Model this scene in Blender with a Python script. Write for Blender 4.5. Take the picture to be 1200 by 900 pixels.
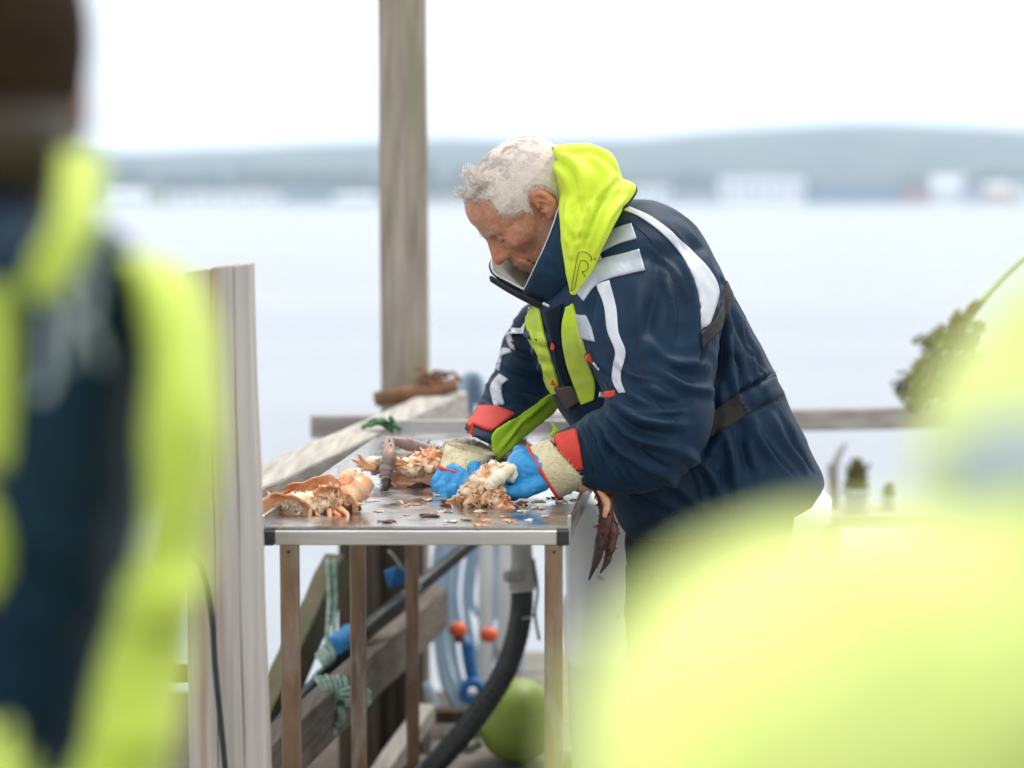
import bpy, bmesh, math, random
import numpy as np
from mathutils import Vector, Matrix
from mathutils.bvhtree import BVHTree

for _o in list(bpy.data.objects):
    bpy.data.objects.remove(_o)
SC = bpy.context.scene
COL = SC.collection
R = math.radians

# ------------------------------------------------------------------ camera
F_PX = 2300.0                       # focal length in pixels of the 1200 px wide photograph
CAM_Z = 1.497
PITCH = math.atan(220.0 / F_PX)
cam_d = bpy.data.cameras.new('camera')
cam_d.sensor_width = 36.0
cam_d.lens = F_PX / 1200.0 * 36.0
cam_d.clip_start = 0.05
cam_d.clip_end = 20000
cam_d.dof.use_dof = True
cam_d.dof.focus_distance = 3.86
cam_d.dof.aperture_fstop = 1.65
cam = bpy.data.objects.new('camera', cam_d)
cam.location = (0, 0, CAM_Z)
cam.rotation_euler = (R(90) - PITCH, 0, 0)
COL.objects.link(cam)
SC.camera = cam

# ------------------------------------------------------------------ sky and light (bright overcast)
SUN_EL, SUN_AZ = R(60), R(30)       # soft sun from above, ahead and to the right
world = bpy.data.worlds.new('World')
SC.world = world
world.use_nodes = True
wn = world.node_tree.nodes
wl = world.node_tree.links
bg = wn['Background']
sky = wn.new('ShaderNodeTexSky')
sky.sky_type = 'NISHITA'
sky.sun_disc = False
sky.sun_elevation = SUN_EL
sky.sun_rotation = SUN_AZ
sky.air_density = 1.0
sky.dust_density = 3.0
hs = wn.new('ShaderNodeHueSaturation')
hs.inputs['Saturation'].default_value = 0.35
wl.new(sky.outputs[0], hs.inputs['Color'])
# an even cloud deck over the clear sky
mixc = wn.new('ShaderNodeMix')
mixc.data_type = 'RGBA'
mixc.inputs[0].default_value = 0.86
mixc.inputs[7].default_value = (8.9, 9.05, 9.25, 1)
wl.new(hs.outputs[0], mixc.inputs[6])
wl.new(mixc.outputs[2], bg.inputs['Color'])
bg.inputs['Strength'].default_value = 0.11

sun_d = bpy.data.lights.new('sun', 'SUN')
sun_d.energy = 1.5
sun_d.angle = R(22)
sun_d.color = (1.0, 0.965, 0.9)
sun = bpy.data.objects.new('sun', sun_d)
sdir = Vector((math.sin(SUN_AZ) * math.cos(SUN_EL), math.cos(SUN_AZ) * math.cos(SUN_EL), math.sin(SUN_EL)))
sun.rotation_euler = (-sdir).to_track_quat('-Z', 'Y').to_euler()
sun.location = (0, 0, 30)
COL.objects.link(sun)

SC.view_settings.view_transform = 'Standard'
SC.view_settings.look = 'None'
SC.view_settings.gamma = 1.0
SC.view_settings.use_curve_mapping = False
SC.view_settings.exposure = 0.72
SC.render.engine = 'CYCLES'
SC.cycles.use_denoising = True
SC.cycles.max_bounces = 6
SC.cycles.volume_bounces = 2
SC.cycles.caustics_reflective = False
SC.cycles.caustics_refractive = False

# ------------------------------------------------------------------ helpers
_ct, _st = math.cos(PITCH), math.sin(PITCH)


def P(px, py, Y):
    """world point at depth Y that the photograph shows at pixel (px, py)"""
    a, b = (px - 600) / F_PX, -(py - 450) / F_PX
    d = Vector((a, _ct + b * _st, -_st + b * _ct))
    return Vector((0, 0, CAM_Z)) + d * (Y / d.y)


def ray(px, py):
    a, b = (px - 600) / F_PX, -(py - 450) / F_PX
    return Vector((0, 0, CAM_Z)), Vector((a, _ct + b * _st, -_st + b * _ct)).normalized()


def PZ(px, py, z):
    """world point at height z that the photograph shows at pixel (px, py)"""
    o, d = ray(px, py)
    return o + d * ((z - o.z) / d.z)


def empty(name, loc=(0, 0, 0), label=None, cat=None, group=None):
    o = bpy.data.objects.new(name, None)
    o.location = loc
    o.empty_display_size = 0.1
    COL.objects.link(o)
    tag(o, label, cat, group)
    return o


def tag(o, label=None, cat=None, group=None, kind=None):
    if label: o['label'] = label
    if cat: o['category'] = cat
    if group: o['group'] = group
    if kind: o['kind'] = kind
    return o


def link(name, me, mat, parent=None, smooth=True):
    me.name = name
    if mat is not None and not me.materials:
        me.materials.append(mat)
    if smooth and len(me.polygons):
        me.polygons.foreach_set('use_smooth', [True] * len(me.polygons))
    o = bpy.data.objects.new(name, me)
    COL.objects.link(o)
    if parent is not None:
        o.parent = parent
        o.matrix_parent_inverse = world_m(parent).inverted()
    return o


def world_m(o):
    m = Matrix.LocRotScale(o.location, o.rotation_euler, o.scale)
    if o.parent is not None:
        m = world_m(o.parent) @ o.matrix_parent_inverse @ m
    return m


def mesh(verts, faces):
    me = bpy.data.meshes.new('m')
    me.from_pydata([tuple(v) for v in verts], [], [tuple(int(i) for i in f) for f in faces])
    me.validate()
    me.update()
    return me


class MB:
    """collects shapes, then links them as one mesh object"""
    def __init__(self):
        self.v, self.f = [], []

    def add(self, verts, faces):
        n = len(self.v)
        self.v += [Vector(v) for v in verts]
        self.f += [tuple(i + n for i in f) for f in faces]
        return self

    def build(self, name, mat, parent=None, smooth=False, bevel=0.0, seg=2):
        o = link(name, mesh(self.v, self.f), mat, parent, smooth)
        if bevel:
            m = o.modifiers.new('bevel', 'BEVEL')
            m.width = bevel
            m.segments = seg
            m.limit_method = 'ANGLE'
            m.angle_limit = R(40)
        return o


BOXF = [(0, 3, 2, 1), (4, 5, 6, 7), (0, 1, 5, 4), (1, 2, 6, 5), (2, 3, 7, 6), (3, 0, 4, 7)]


def box_v(c, s, rz=0.0):
    c, s = Vector(c), Vector(s) / 2
    out = []
    for z in (-1, 1):
        for x, y in ((-1, -1), (1, -1), (1, 1), (-1, 1)):
            p = Vector((x * s.x, y * s.y, z * s.z))
            p.rotate(Matrix.Rotation(rz, 3, 'Z'))
            out.append(c + p)
    return out


def box(mb, c, s, rz=0.0):
    return mb.add(box_v(c, s, rz), BOXF)


def beam(mb, p0, p1, w, h, up=(0, 0, 1), nseg=1, jit=0.0, seed=0, taper=1.0):
    """a timber or bar of section w (sideways) x h (along up) from p0 to p1"""
    p0, p1, up = Vector(p0), Vector(p1), Vector(up)
    d = (p1 - p0).normalized()
    side = d.cross(up).normalized()
    u = side.cross(d).normalized()
    rnd = random.Random(seed)
    vs, fs = [], []
    for i in range(nseg + 1):
        t = i / nseg
        c = p0.lerp(p1, t)
        k = 1 + (taper - 1) * t
        for a, b in ((-1, -1), (1, -1), (1, 1), (-1, 1)):
            vs.append(c + side * (a * w / 2 * k + rnd.uniform(-jit, jit)) + u * (b * h / 2 * k + rnd.uniform(-jit, jit)))
    for i in range(nseg):
        for k in range(4):
            a, b = i * 4 + k, i * 4 + (k + 1) % 4
            fs.append((a, b, b + 4, a + 4))
    fs.append((3, 2, 1, 0))
    n = nseg * 4
    fs.append((n, n + 1, n + 2, n + 3))
    return mb.add(vs, fs)


def catmull(pts, n):
    """resample a polyline smoothly to n points; works on tuples of any length"""
    A = np.array([list(p) for p in pts], float)
    if len(A) == 2:
        t = np.linspace(0, 1, n)[:, None]
        return A[0] * (1 - t) + A[1] * t
    B = np.vstack([2 * A[0] - A[1], A, 2 * A[-1] - A[-2]])
    T = np.linspace(0, len(A) - 1 - 1e-6, n)
    i = T.astype(int)
    u = (T - i)[:, None]
    p0, p1, p2, p3 = B[i], B[i + 1], B[i + 2], B[i + 3]
    return 0.5 * (2 * p1 + (p2 - p0) * u + (2 * p0 - 5 * p1 + 4 * p2 - p3) * u ** 2 + (3 * p1 - p0 - 3 * p2 + p3) * u ** 3)


def tube(mb, pts, rad, sides=10, n=None, closed=False):
    """a tube through pts; rad is a number or one per point"""
    k = len(pts)
    rads = [rad] * k if not hasattr(rad, '__len__') else list(rad)
    q = [tuple(p) + (r,) for p, r in zip(pts, rads)]
    if closed:
        q = q[-2:] + q + q[:3]
        s = catmull(q, (n or 6 * k) + 1)
        m = len(s)
        a, b = int(m * 2 / (k + 4)), int(m * (2 + k) / (k + 4))
        s = s[a:b]
    else:
        s = catmull(q, n or max(2, 5 * (k - 1) + 1)) if k > 2 or n else np.array(q)
    C = [Vector(r[:3]) for r in s]
    m = len(C)
    vs, fs = [], []
    ref = None
    for i in range(m):
        if closed:
            t = (C[(i + 1) % m] - C[i - 1])
        else:
            t = C[min(i + 1, m - 1)] - C[max(i - 1, 0)]
        t.normalize()
        if ref is None:
            ref = t.orthogonal().normalized()
        ref = (ref - t * ref.dot(t)).normalized()
        b = t.cross(ref)
        for j in range(sides):
            a = 2 * math.pi * j / sides
            vs.append(C[i] + (ref * math.cos(a) + b * math.sin(a)) * max(s[i][3], 1e-5))
    rows = m if closed else m - 1
    for i in range(rows):
        for j in range(sides):
            a, b2 = i * sides + j, i * sides + (j + 1) % sides
            c, d = ((i + 1) % m) * sides + (j + 1) % sides, ((i + 1) % m) * sides + j
            fs.append((a, b2, c, d))
    if not closed:
        fs.append(tuple(reversed(range(sides))))
        fs.append(tuple((m - 1) * sides + j for j in range(sides)))
    return mb.add(vs, fs)


def loft(mb, rings):
    """closed skin over rings of equal length"""
    n = len(rings[0])
    vs = [Vector(p) for r in rings for p in r]
    fs = []
    for i in range(len(rings) - 1):
        for j in range(n):
            fs.append((i * n + j, i * n + (j + 1) % n, (i + 1) * n + (j + 1) % n, (i + 1) * n + j))
    fs.append(tuple(reversed(range(n))))
    fs.append(tuple((len(rings) - 1) * n + j for j in range(n)))
    return mb.add(vs, fs)


def section_loft(mb, rows, n=28, sides=28, power=2.4):
    """rows: (ax, ay, bx, by, Y, h): a section seen edge-on from pixel a to pixel b at depth Y, half as deep as h"""
    s = catmull(rows, n)
    rings = []
    for r in s:
        A, B = P(r[0], r[1], r[4]), P(r[2], r[3], r[4])
        c, e = (A + B) / 2, (A - B) / 2
        ring = []
        for j in range(sides):
            t = 2 * math.pi * j / sides
            cx, sx = math.cos(t), math.sin(t)
            cx = math.copysign(abs(cx) ** (2 / power), cx)
            sx = math.copysign(abs(sx) ** (2 / power), sx)
            ring.append(c + e * cx + Vector((0, r[5], 0)) * sx)
        rings.append(ring)
    return loft(mb, rings)


def remesh(mb, voxel, smooth=4):
    """one continuous skin round everything in mb"""
    me = mesh(mb.v, mb.f)
    bm = bmesh.new()
    bm.from_mesh(me)
    bmesh.ops.recalc_face_normals(bm, faces=bm.faces)
    bm.to_mesh(me)
    bm.free()
    o = bpy.data.objects.new('tmp', me)
    COL.objects.link(o)
    m = o.modifiers.new('r', 'REMESH')
    m.mode = 'VOXEL'
    m.voxel_size = voxel
    if smooth:
        s = o.modifiers.new('s', 'SMOOTH')
        s.factor = 0.5
        s.iterations = smooth
    dg = bpy.context.evaluated_depsgraph_get()
    out = bpy.data.meshes.new_from_object(o.evaluated_get(dg))
    bpy.data.objects.remove(o)
    bpy.data.meshes.remove(me)
    return out


def get_vn(me):
    n = len(me.vertices)
    v = np.empty(n * 3)
    me.vertices.foreach_get('co', v)
    nn = np.empty(n * 3)
    me.vertex_normals.foreach_get('vector', nn)
    return v.reshape(-1, 3), nn.reshape(-1, 3)


def set_v(me, v):
    me.vertices.foreach_set('co', np.asarray(v, np.float32).ravel())
    me.update()


_rs = np.random.RandomState(7)
_perm = _rs.permutation(256)
_perm = np.concatenate([_perm, _perm])
_grad = _rs.normal(size=(256, 3))
_grad /= np.linalg.norm(_grad, axis=1)[:, None]


def pnoise(p):
    """gradient noise, p is (n,3)"""
    p = np.asarray(p, float)
    i = np.floor(p).astype(int)
    f = p - i
    i &= 255
    u = f * f * f * (f * (f * 6 - 15) + 10)
    out = np.zeros(len(p))
    for dx in (0, 1):
        for dy in (0, 1):
            for dz in (0, 1):
                h = _perm[_perm[_perm[(i[:, 0] + dx) & 255] + ((i[:, 1] + dy) & 255)] + ((i[:, 2] + dz) & 255)]
                g = _grad[h]
                d = (g * (f - (dx, dy, dz))).sum(1)
                w = (u[:, 0] if dx else 1 - u[:, 0]) * (u[:, 1] if dy else 1 - u[:, 1]) * (u[:, 2] if dz else 1 - u[:, 2])
                out += d * w
    return out


def fbm(p, oct=3):
    a, s, o = 1.0, 1.0, 0
    for k in range(oct):
        o = o + a * pnoise(np.asarray(p) * s + 17.3 * k)
        a *= 0.5
        s *= 2.03
    return o


# --- signed distance shapes on a grid, skinned by surface nets
def smin(a, b, k):
    h = np.clip(0.5 + 0.5 * (b - a) / k, 0, 1)
    return b * (1 - h) + a * h - k * h * (1 - h)


def smax(a, b, k):
    return -smin(-a, -b, k)


def s_ell(p, c, r):
    q = (p - np.array(c)) / np.array(r)
    k0 = np.linalg.norm(q, axis=-1)
    k1 = np.linalg.norm(q / np.array(r), axis=-1)
    return k0 * (k0 - 1) / np.maximum(k1, 1e-9)


def s_cone(p, a, b, ra, rb):
    a, b = np.array(a, float), np.array(b, float)
    ba = b - a
    t = np.clip(((p - a) @ ba) / max(ba @ ba, 1e-12), 0, 1)
    return np.linalg.norm(p - a - t[..., None] * ba, axis=-1) - (ra + (rb - ra) * t)


def sdf_mesh(fn, lo, hi, h):
    lo, hi = np.array(lo, float), np.array(hi, float)
    n = np.ceil((hi - lo) / h).astype(int) + 1
    ax = [lo[i] + h * np.arange(n[i]) for i in range(3)]
    G = np.stack(np.meshgrid(*ax, indexing='ij'), -1)
    D = fn(G.reshape(-1, 3)).reshape(n)
    S = D < 0
    c = [slice(0, -1), slice(1, None)]
    acc = np.zeros(tuple(n - 1) + (3,))
    cnt = np.zeros(tuple(n - 1))
    corner = [(i, j, k) for i in (0, 1) for j in (0, 1) for k in (0, 1)]
    for a in corner:
        for axis in range(3):
            if a[axis]: continue
            b = list(a)
            b[axis] = 1
            Da, Db = D[c[a[0]], c[a[1]], c[a[2]]], D[c[b[0]], c[b[1]], c[b[2]]]
            m = (Da < 0) != (Db < 0)
            t = np.where(m, Da / np.where(m, Da - Db, 1), 0)
            pos = np.zeros(tuple(n - 1) + (3,))
            for q in range(3):
                pos[..., q] = a[q]
            pos[..., axis] = t
            acc += pos * m[..., None]
            cnt += m
    act = cnt > 0
    idx = -np.ones(act.shape, int)
    idx[act] = np.arange(act.sum())
    base = np.argwhere(act)
    V = lo + h * (base + acc[act] / cnt[act][:, None])
    faces = []
    for axis in range(3):
        sl0 = [slice(None)] * 3
        sl1 = [slice(None)] * 3
        sl0[axis] = slice(0, -1)
        sl1[axis] = slice(1, None)
        A, B = S[tuple(sl0)], S[tuple(sl1)]
        e = np.argwhere(A != B)
        o1, o2 = [q for q in range(3) if q != axis]
        ok = (e[:, o1] > 0) & (e[:, o2] > 0) & (e[:, o1] < n[o1] - 1) & (e[:, o2] < n[o2] - 1)
        e = e[ok]
        q = []
        for d1, d2 in ((1, 1), (0, 1), (0, 0), (1, 0)):
            f = e.copy()
            f[:, o1] -= d1
            f[:, o2] -= d2
            q.append(idx[f[:, 0], f[:, 1], f[:, 2]])
        q = np.stack(q, 1)
        ins = A[e[:, 0], e[:, 1], e[:, 2]]
        if axis == 1:
            ins = ~ins
        q[~ins] = q[~ins][:, ::-1]
        faces.append(q)
    return mesh(V, np.vstack(faces))


def bvh_of(me):
    return BVHTree.FromPolygons([v.co.copy() for v in me.vertices], [tuple(p.vertices) for p in me.polygons])


def vcol(me, rgb):
    """store an (n,3) colour per vertex"""
    at = me.color_attributes.new('tint', 'FLOAT_COLOR', 'POINT')
    c = np.ones((len(me.vertices), 4), np.float32)
    c[:, :3] = rgb
    at.data.foreach_set('color', c.ravel())


# ------------------------------------------------------------------ materials
def mat(name, color, rough=0.6, metal=0.0, color2=None, scale=8.0, detail=4.0, stretch=(1, 1, 1), bump=0.0, bscale=40.0,
        bstretch=(1, 1, 1), spec=0.5, sheen=0.0, coat=0.0, sss=0.0, lo=0.35, hi=0.65, tint=False, rough2=None, trans=0.0,
        color3=None, scale3=3.0, lo3=0.5, hi3=0.7, translucent=0.0):
    m = bpy.data.materials.new(name)
    m.use_nodes = True
    nt = m.node_tree
    N, L = nt.nodes, nt.links
    b = N['Principled BSDF']
    b.inputs['Roughness'].default_value = rough
    b.inputs['Metallic'].default_value = metal
    b.inputs['Specular IOR Level'].default_value = spec
    b.inputs['Sheen Weight'].default_value = sheen
    b.inputs['Coat Weight'].default_value = coat
    b.inputs['Transmission Weight'].default_value = trans
    if sss:
        b.inputs['Subsurface Weight'].default_value = sss
        b.inputs['Subsurface Radius'].default_value = (0.01, 0.004, 0.002)
        b.inputs['Subsurface Scale'].default_value = 0.6
    tc = N.new('ShaderNodeTexCoord')

    def noise(sc, st, det):
        mp = N.new('ShaderNodeMapping')
        mp.inputs['Scale'].default_value = st
        L.new(tc.outputs['Object'], mp.inputs[0])
        nz = N.new('ShaderNodeTexNoise')
        nz.inputs['Scale'].default_value = sc
        nz.inputs['Detail'].default_value = det
        L.new(mp.outputs[0], nz.inputs['Vector'])
        return nz

    def ramp(src, a, b_):
        r = N.new('ShaderNodeMapRange')
        r.inputs[1].default_value = a
        r.inputs[2].default_value = b_
        L.new(src, r.inputs[0])
        return r.outputs[0]

    def rgb(c):
        return (c[0], c[1], c[2], 1)

    col = None
    if tint:
        at = N.new('ShaderNodeAttribute')
        at.attribute_name = 'tint'
        col = at.outputs['Color']
    if color2 is not None:
        f = ramp(noise(scale, stretch, detail).outputs['Fac'], lo, hi)
        mx = N.new('ShaderNodeMix')
        mx.data_type = 'RGBA'
        L.new(f, mx.inputs[0])
        mx.inputs[6].default_value = rgb(color)
        mx.inputs[7].default_value = rgb(color2)
        if tint:
            mx.blend_type = 'MULTIPLY'
            inv = N.new('ShaderNodeMix')
            inv.data_type = 'RGBA'
            L.new(f, inv.inputs[0])
            inv.inputs[6].default_value = rgb(color)
            inv.inputs[7].default_value = rgb(color2)
            mx.inputs[0].default_value = 1.0
            for l in list(mx.inputs[0].links): L.remove(l)
            L.new(col, mx.inputs[6])
            L.new(inv.outputs[2], mx.inputs[7])
        col = mx.outputs[2]
        if rough2 is not None:
            rr = N.new('ShaderNodeMapRange')
            L.new(f, rr.inputs[0])
            rr.inputs[3].default_value = rough
            rr.inputs[4].default_value = rough2
            L.new(rr.outputs[0], b.inputs['Roughness'])
    if color3 is not None:
        f3 = ramp(noise(scale3, stretch, 5).outputs['Fac'], lo3, hi3)
        m3 = N.new('ShaderNodeMix')
        m3.data_type = 'RGBA'
        L.new(f3, m3.inputs[0])
        if col is not None: L.new(col, m3.inputs[6])
        else: m3.inputs[6].default_value = rgb(color)
        m3.inputs[7].default_value = rgb(color3)
        col = m3.outputs[2]
    if col is not None:
        L.new(col, b.inputs['Base Color'])
    else:
        b.inputs['Base Color'].default_value = rgb(color)
    if bump:
        bp = N.new('ShaderNodeBump')
        bp.inputs['Strength'].default_value = bump
        bp.inputs['Distance'].default_value = 0.004
        L.new(noise(bscale, bstretch, 4).outputs['Fac'], bp.inputs['Height'])
        L.new(bp.outputs[0], b.inputs['Normal'])
    if translucent:
        tr = N.new('ShaderNodeBsdfTranslucent')
        if col is not None: L.new(col, tr.inputs['Color'])
        else: tr.inputs['Color'].default_value = rgb(color)
        ms = N.new('ShaderNodeMixShader')
        ms.inputs[0].default_value = translucent
        L.new(b.outputs[0], ms.inputs[1])
        L.new(tr.outputs[0], ms.inputs[2])
        L.new(ms.outputs[0], N['Material Output'].inputs['Surface'])
    return m


M = {}
WOODG = dict(scale=5, detail=8, lo=0.3, hi=0.72, bump=0.5, bscale=16)
M['wood_v'] = mat('weathered wood upright', (0.54, 0.505, 0.465), 0.85, color2=(0.38, 0.345, 0.305), stretch=(17, 17, 0.45), bstretch=(22, 22, 0.4), spec=0.2,
                  color3=(0.38, 0.28, 0.2), scale3=2.2, lo3=0.52, hi3=0.75, **WOODG)
M['wood_post'] = mat('brown weathered post', (0.40, 0.345, 0.285), 0.85, color2=(0.22, 0.18, 0.14), stretch=(9, 9, 0.8), bstretch=(14, 14, 0.5), spec=0.2,
                     color3=(0.27, 0.27, 0.15), scale3=1.6, lo3=0.52, hi3=0.75, **WOODG)
M['wood_y'] = mat('weathered wood lengthwise', (0.50, 0.47, 0.42), 0.85, color2=(0.30, 0.27, 0.235), stretch=(12, 0.8, 12), bstretch=(14, 0.6, 14), spec=0.2, **WOODG)
M['wood_x'] = mat('weathered wood crosswise', (0.43, 0.40, 0.37), 0.85, color2=(0.25, 0.22, 0.2), stretch=(0.8, 12, 12), bstretch=(0.6, 14, 14), spec=0.2, **WOODG)
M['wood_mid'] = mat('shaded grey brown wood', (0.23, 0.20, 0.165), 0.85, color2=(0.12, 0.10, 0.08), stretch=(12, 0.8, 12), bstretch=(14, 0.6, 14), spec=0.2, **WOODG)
M['wood_deck'] = mat('darkened deck wood', (0.24, 0.215, 0.185), 0.75, color2=(0.13, 0.115, 0.095), stretch=(0.8, 12, 12), bstretch=(0.6, 14, 14), spec=0.3, **WOODG)  # deck colour darkened so that less light bounces up from it
M['wood_dark'] = mat('dark brown wood', (0.115, 0.088, 0.063), 0.8, color2=(0.045, 0.035, 0.026), stretch=(10, 10, 0.8), bstretch=(14, 14, 0.5), spec=0.25, **WOODG)  # dark brown tone for piles, boards and slats
M['wood_moss'] = mat('mossy wood', (0.16, 0.135, 0.10), 0.9, color2=(0.10, 0.12, 0.05), stretch=(4, 4, 4), bstretch=(8, 8, 8), spec=0.2, **WOODG)
M['steel_top'] = mat('wet stainless sheet', (0.62, 0.62, 0.62), 0.16, 1.0, color2=(0.52, 0.51, 0.5), scale=14, detail=8, rough2=0.42, bump=0.12, bscale=30)
M['alu'] = mat('brushed aluminium', (0.62, 0.6, 0.57), 0.42, 0.9, color2=(0.52, 0.49, 0.45), scale=6, stretch=(1, 6, 10), bump=0.08, bscale=60)
M['leg'] = mat('steel with reflected wood colour', (0.30, 0.195, 0.12), 0.5, 0.3, color2=(0.17, 0.10, 0.06), scale=5, stretch=(5, 5, 1.2), bump=0.1, bscale=50,
               color3=(0.32, 0.29, 0.25), scale3=7, lo3=0.52, hi3=0.75)  # the wood deck's reflection is put into the brown colour
M['black'] = mat('black rubber', (0.015, 0.015, 0.017), 0.5, color2=(0.03, 0.03, 0.03), scale=30, spec=0.4)
M['hose_black'] = mat('black hose', (0.014, 0.015, 0.017), 0.4, color2=(0.03, 0.03, 0.032), scale=18, bump=0.2, bscale=60)
M['hose_blue'] = mat('pale blue hose', (0.42, 0.56, 0.68), 0.35, color2=(0.36, 0.48, 0.58), scale=10)
M['pvc'] = mat('white pipe', (0.78, 0.8, 0.82), 0.35, color2=(0.68, 0.7, 0.71), scale=6)
M['grey_pipe'] = mat('grey plastic fitting', (0.42, 0.40, 0.37), 0.5, color2=(0.33, 0.31, 0.28), scale=12)
M['orange'] = mat('orange plastic', (0.85, 0.13, 0.04), 0.4, color2=(0.75, 0.1, 0.03), scale=20)
M['blue'] = mat('blue plastic', (0.02, 0.17, 0.5), 0.4, color2=(0.015, 0.12, 0.38), scale=20)
M['blue_lt'] = mat('bright blue plastic', (0.03, 0.28, 0.62), 0.4, color2=(0.03, 0.22, 0.5), scale=20)
M['rope'] = mat('pale green rope', (0.32, 0.42, 0.36), 0.9, color2=(0.16, 0.26, 0.2), scale=60, bump=0.6, bscale=120)
M['rope_green'] = mat('green rope', (0.10, 0.26, 0.13), 0.9, color2=(0.05, 0.14, 0.07), scale=60, bump=0.6, bscale=120)
M['rope_lime'] = mat('yellow green rope', (0.34, 0.46, 0.08), 0.85, color2=(0.25, 0.35, 0.06), scale=60, bump=0.5, bscale=120)
M['rust'] = mat('rusty bracket', (0.27, 0.13, 0.06), 0.9, color2=(0.13, 0.07, 0.04), scale=18, bump=0.6)
M['tub'] = mat('white fish tub plastic', (0.86, 0.86, 0.83), 0.55, color2=(0.80, 0.80, 0.76), scale=5, color3=(0.45, 0.43, 0.38), scale3=22, lo3=0.68, hi3=0.76, bump=0.1)
# clothing
M['navy'] = mat('navy coated fabric', (0.0024, 0.0165, 0.040), 0.58, color2=(0.0052, 0.029, 0.064), scale=6, detail=9, lo=0.3, hi=0.75, bump=0.22, bscale=300, color3=(0.012, 0.036, 0.066), scale3=11, lo3=0.6, hi3=0.8, spec=0.2, sheen=0.03)
M['navy_dark'] = mat('dark navy fabric', (0.002, 0.006, 0.014), 0.75, color2=(0.004, 0.010, 0.02), scale=8, bump=0.2, bscale=200, spec=0.12, sheen=0.02)
M['hivis'] = mat('fluorescent yellow fabric', (0.76, 0.92, 0.05), 0.6, color2=(0.70, 0.87, 0.04), scale=6, bump=0.12, bscale=260, spec=0.3, sheen=0.2, translucent=0.18)
M['hivis_dirty'] = mat('soiled yellow green fabric', (0.50, 0.66, 0.03), 0.75, color2=(0.42, 0.50, 0.10), scale=14, bump=0.25, bscale=160, spec=0.2)
M['hivis_soft'] = mat('worn yellow fabric', (0.60, 0.73, 0.10), 0.7, color2=(0.54, 0.66, 0.09), scale=6, bump=0.12, bscale=260, spec=0.3, sheen=0.2, translucent=0.15)
M['hivis_pale'] = mat('overexposed yellow fabric', (0.84, 0.95, 0.29), 0.7, color2=(0.79, 0.91, 0.23), scale=6, bump=0.12, bscale=260, spec=0.3, sheen=0.3, translucent=0.15)  # overexposure is put into the colour as a paler yellow
M['lime'] = mat('lime cuff lining', (0.36, 0.56, 0.03), 0.7, color2=(0.30, 0.47, 0.03), scale=14, bump=0.25, bscale=160, spec=0.2)
M['silver'] = mat('reflective silver tape', (0.44, 0.475, 0.53), 0.45, 0.2, color2=(0.31, 0.345, 0.39), scale=14, detail=7, bump=0.3, bscale=110, spec=0.4)
M['white_tape'] = mat('white reflective piping', (0.60, 0.62, 0.66), 0.55, color2=(0.45, 0.47, 0.51), scale=18, detail=7, bump=0.15, bscale=90)
M['red'] = mat('red cuff tape', (0.72, 0.055, 0.03), 0.65, color2=(0.6, 0.04, 0.025), scale=16, bump=0.3, bscale=300)
M['strap'] = mat('black webbing', (0.010, 0.009, 0.008), 0.8, color2=(0.02, 0.018, 0.015), scale=60, bump=0.4, bscale=300)
M['buckle'] = mat('dark buckle', (0.03, 0.022, 0.018), 0.45, color2=(0.06, 0.035, 0.025), scale=30)
M['lining'] = mat('grey fleece lining', (0.36, 0.345, 0.33), 0.95, color2=(0.28, 0.265, 0.25), scale=60, bump=0.6, bscale=300, sheen=0.4)
M['edge'] = mat('pale collar binding', (0.6, 0.58, 0.57), 0.8, color2=(0.5, 0.48, 0.47), scale=40)
M['metal'] = mat('zip metal', (0.6, 0.6, 0.6), 0.35, 0.9)
M['skin'] = mat('weathered skin', (1, 1, 1), 0.45, color2=(0.84, 0.74, 0.70), scale=70, detail=8, bump=0.5, bscale=260, spec=0.4, sss=0.12, tint=True)
M['hair'] = mat('grey white hair', (0.84, 0.77, 0.71), 0.5, color2=(0.76, 0.68, 0.61), scale=35, spec=0.5)
M['hair_dark'] = mat('dark brown hair', (0.05, 0.03, 0.018), 0.5, color2=(0.03, 0.02, 0.012), scale=40)
M['glove'] = mat('blue rubber glove', (0.012, 0.25, 0.56), 0.36, color2=(0.02, 0.31, 0.64), scale=30, bump=0.25, bscale=120, spec=0.5)
M['cuff'] = mat('cream cotton cuff', (0.80, 0.71, 0.46), 0.95, color2=(0.66, 0.57, 0.34), scale=28, detail=7, bump=0.8, bscale=220, sheen=0.4,
                color3=(0.45, 0.38, 0.22), scale3=14, lo3=0.6, hi3=0.85)
M['knit'] = mat('brown knit wool', (0.036, 0.022, 0.012), 0.95, color2=(0.02, 0.012, 0.007), scale=50, bump=0.8, bscale=160, spec=0.1)
M['beige'] = mat('cap binding', (0.09, 0.07, 0.05), 0.9, color2=(0.07, 0.05, 0.035), scale=50)
# crab
M['shell_out'] = mat('dark spiny crab shell', (0.05, 0.018, 0.012), 0.4, color2=(0.17, 0.05, 0.024), scale=26, bump=0.7, bscale=70, spec=0.5)
M['shell_in'] = mat('orange inner shell', (0.79, 0.30, 0.115), 0.3, color2=(0.85, 0.56, 0.35), scale=22, detail=6, bump=0.4, bscale=60, spec=0.6,
                    color3=(0.55, 0.13, 0.04), scale3=34, lo3=0.6, hi3=0.74)
M['meat'] = mat('pale crab meat', (0.87, 0.72, 0.53), 0.3, color2=(0.80, 0.44, 0.21), scale=55, detail=5, bump=0.4, bscale=90, spec=0.6, sss=0.1)
M['meat_white'] = mat('white crab meat', (0.92, 0.88, 0.76), 0.4, color2=(0.86, 0.72, 0.48), scale=50, detail=5, bump=0.5, bscale=100, spec=0.5, sss=0.1)
M['leg_grey'] = mat('grey mauve crab leg', (0.22, 0.19, 0.19), 0.45, color2=(0.33, 0.19, 0.13), scale=26, bump=0.5, bscale=70)
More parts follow.
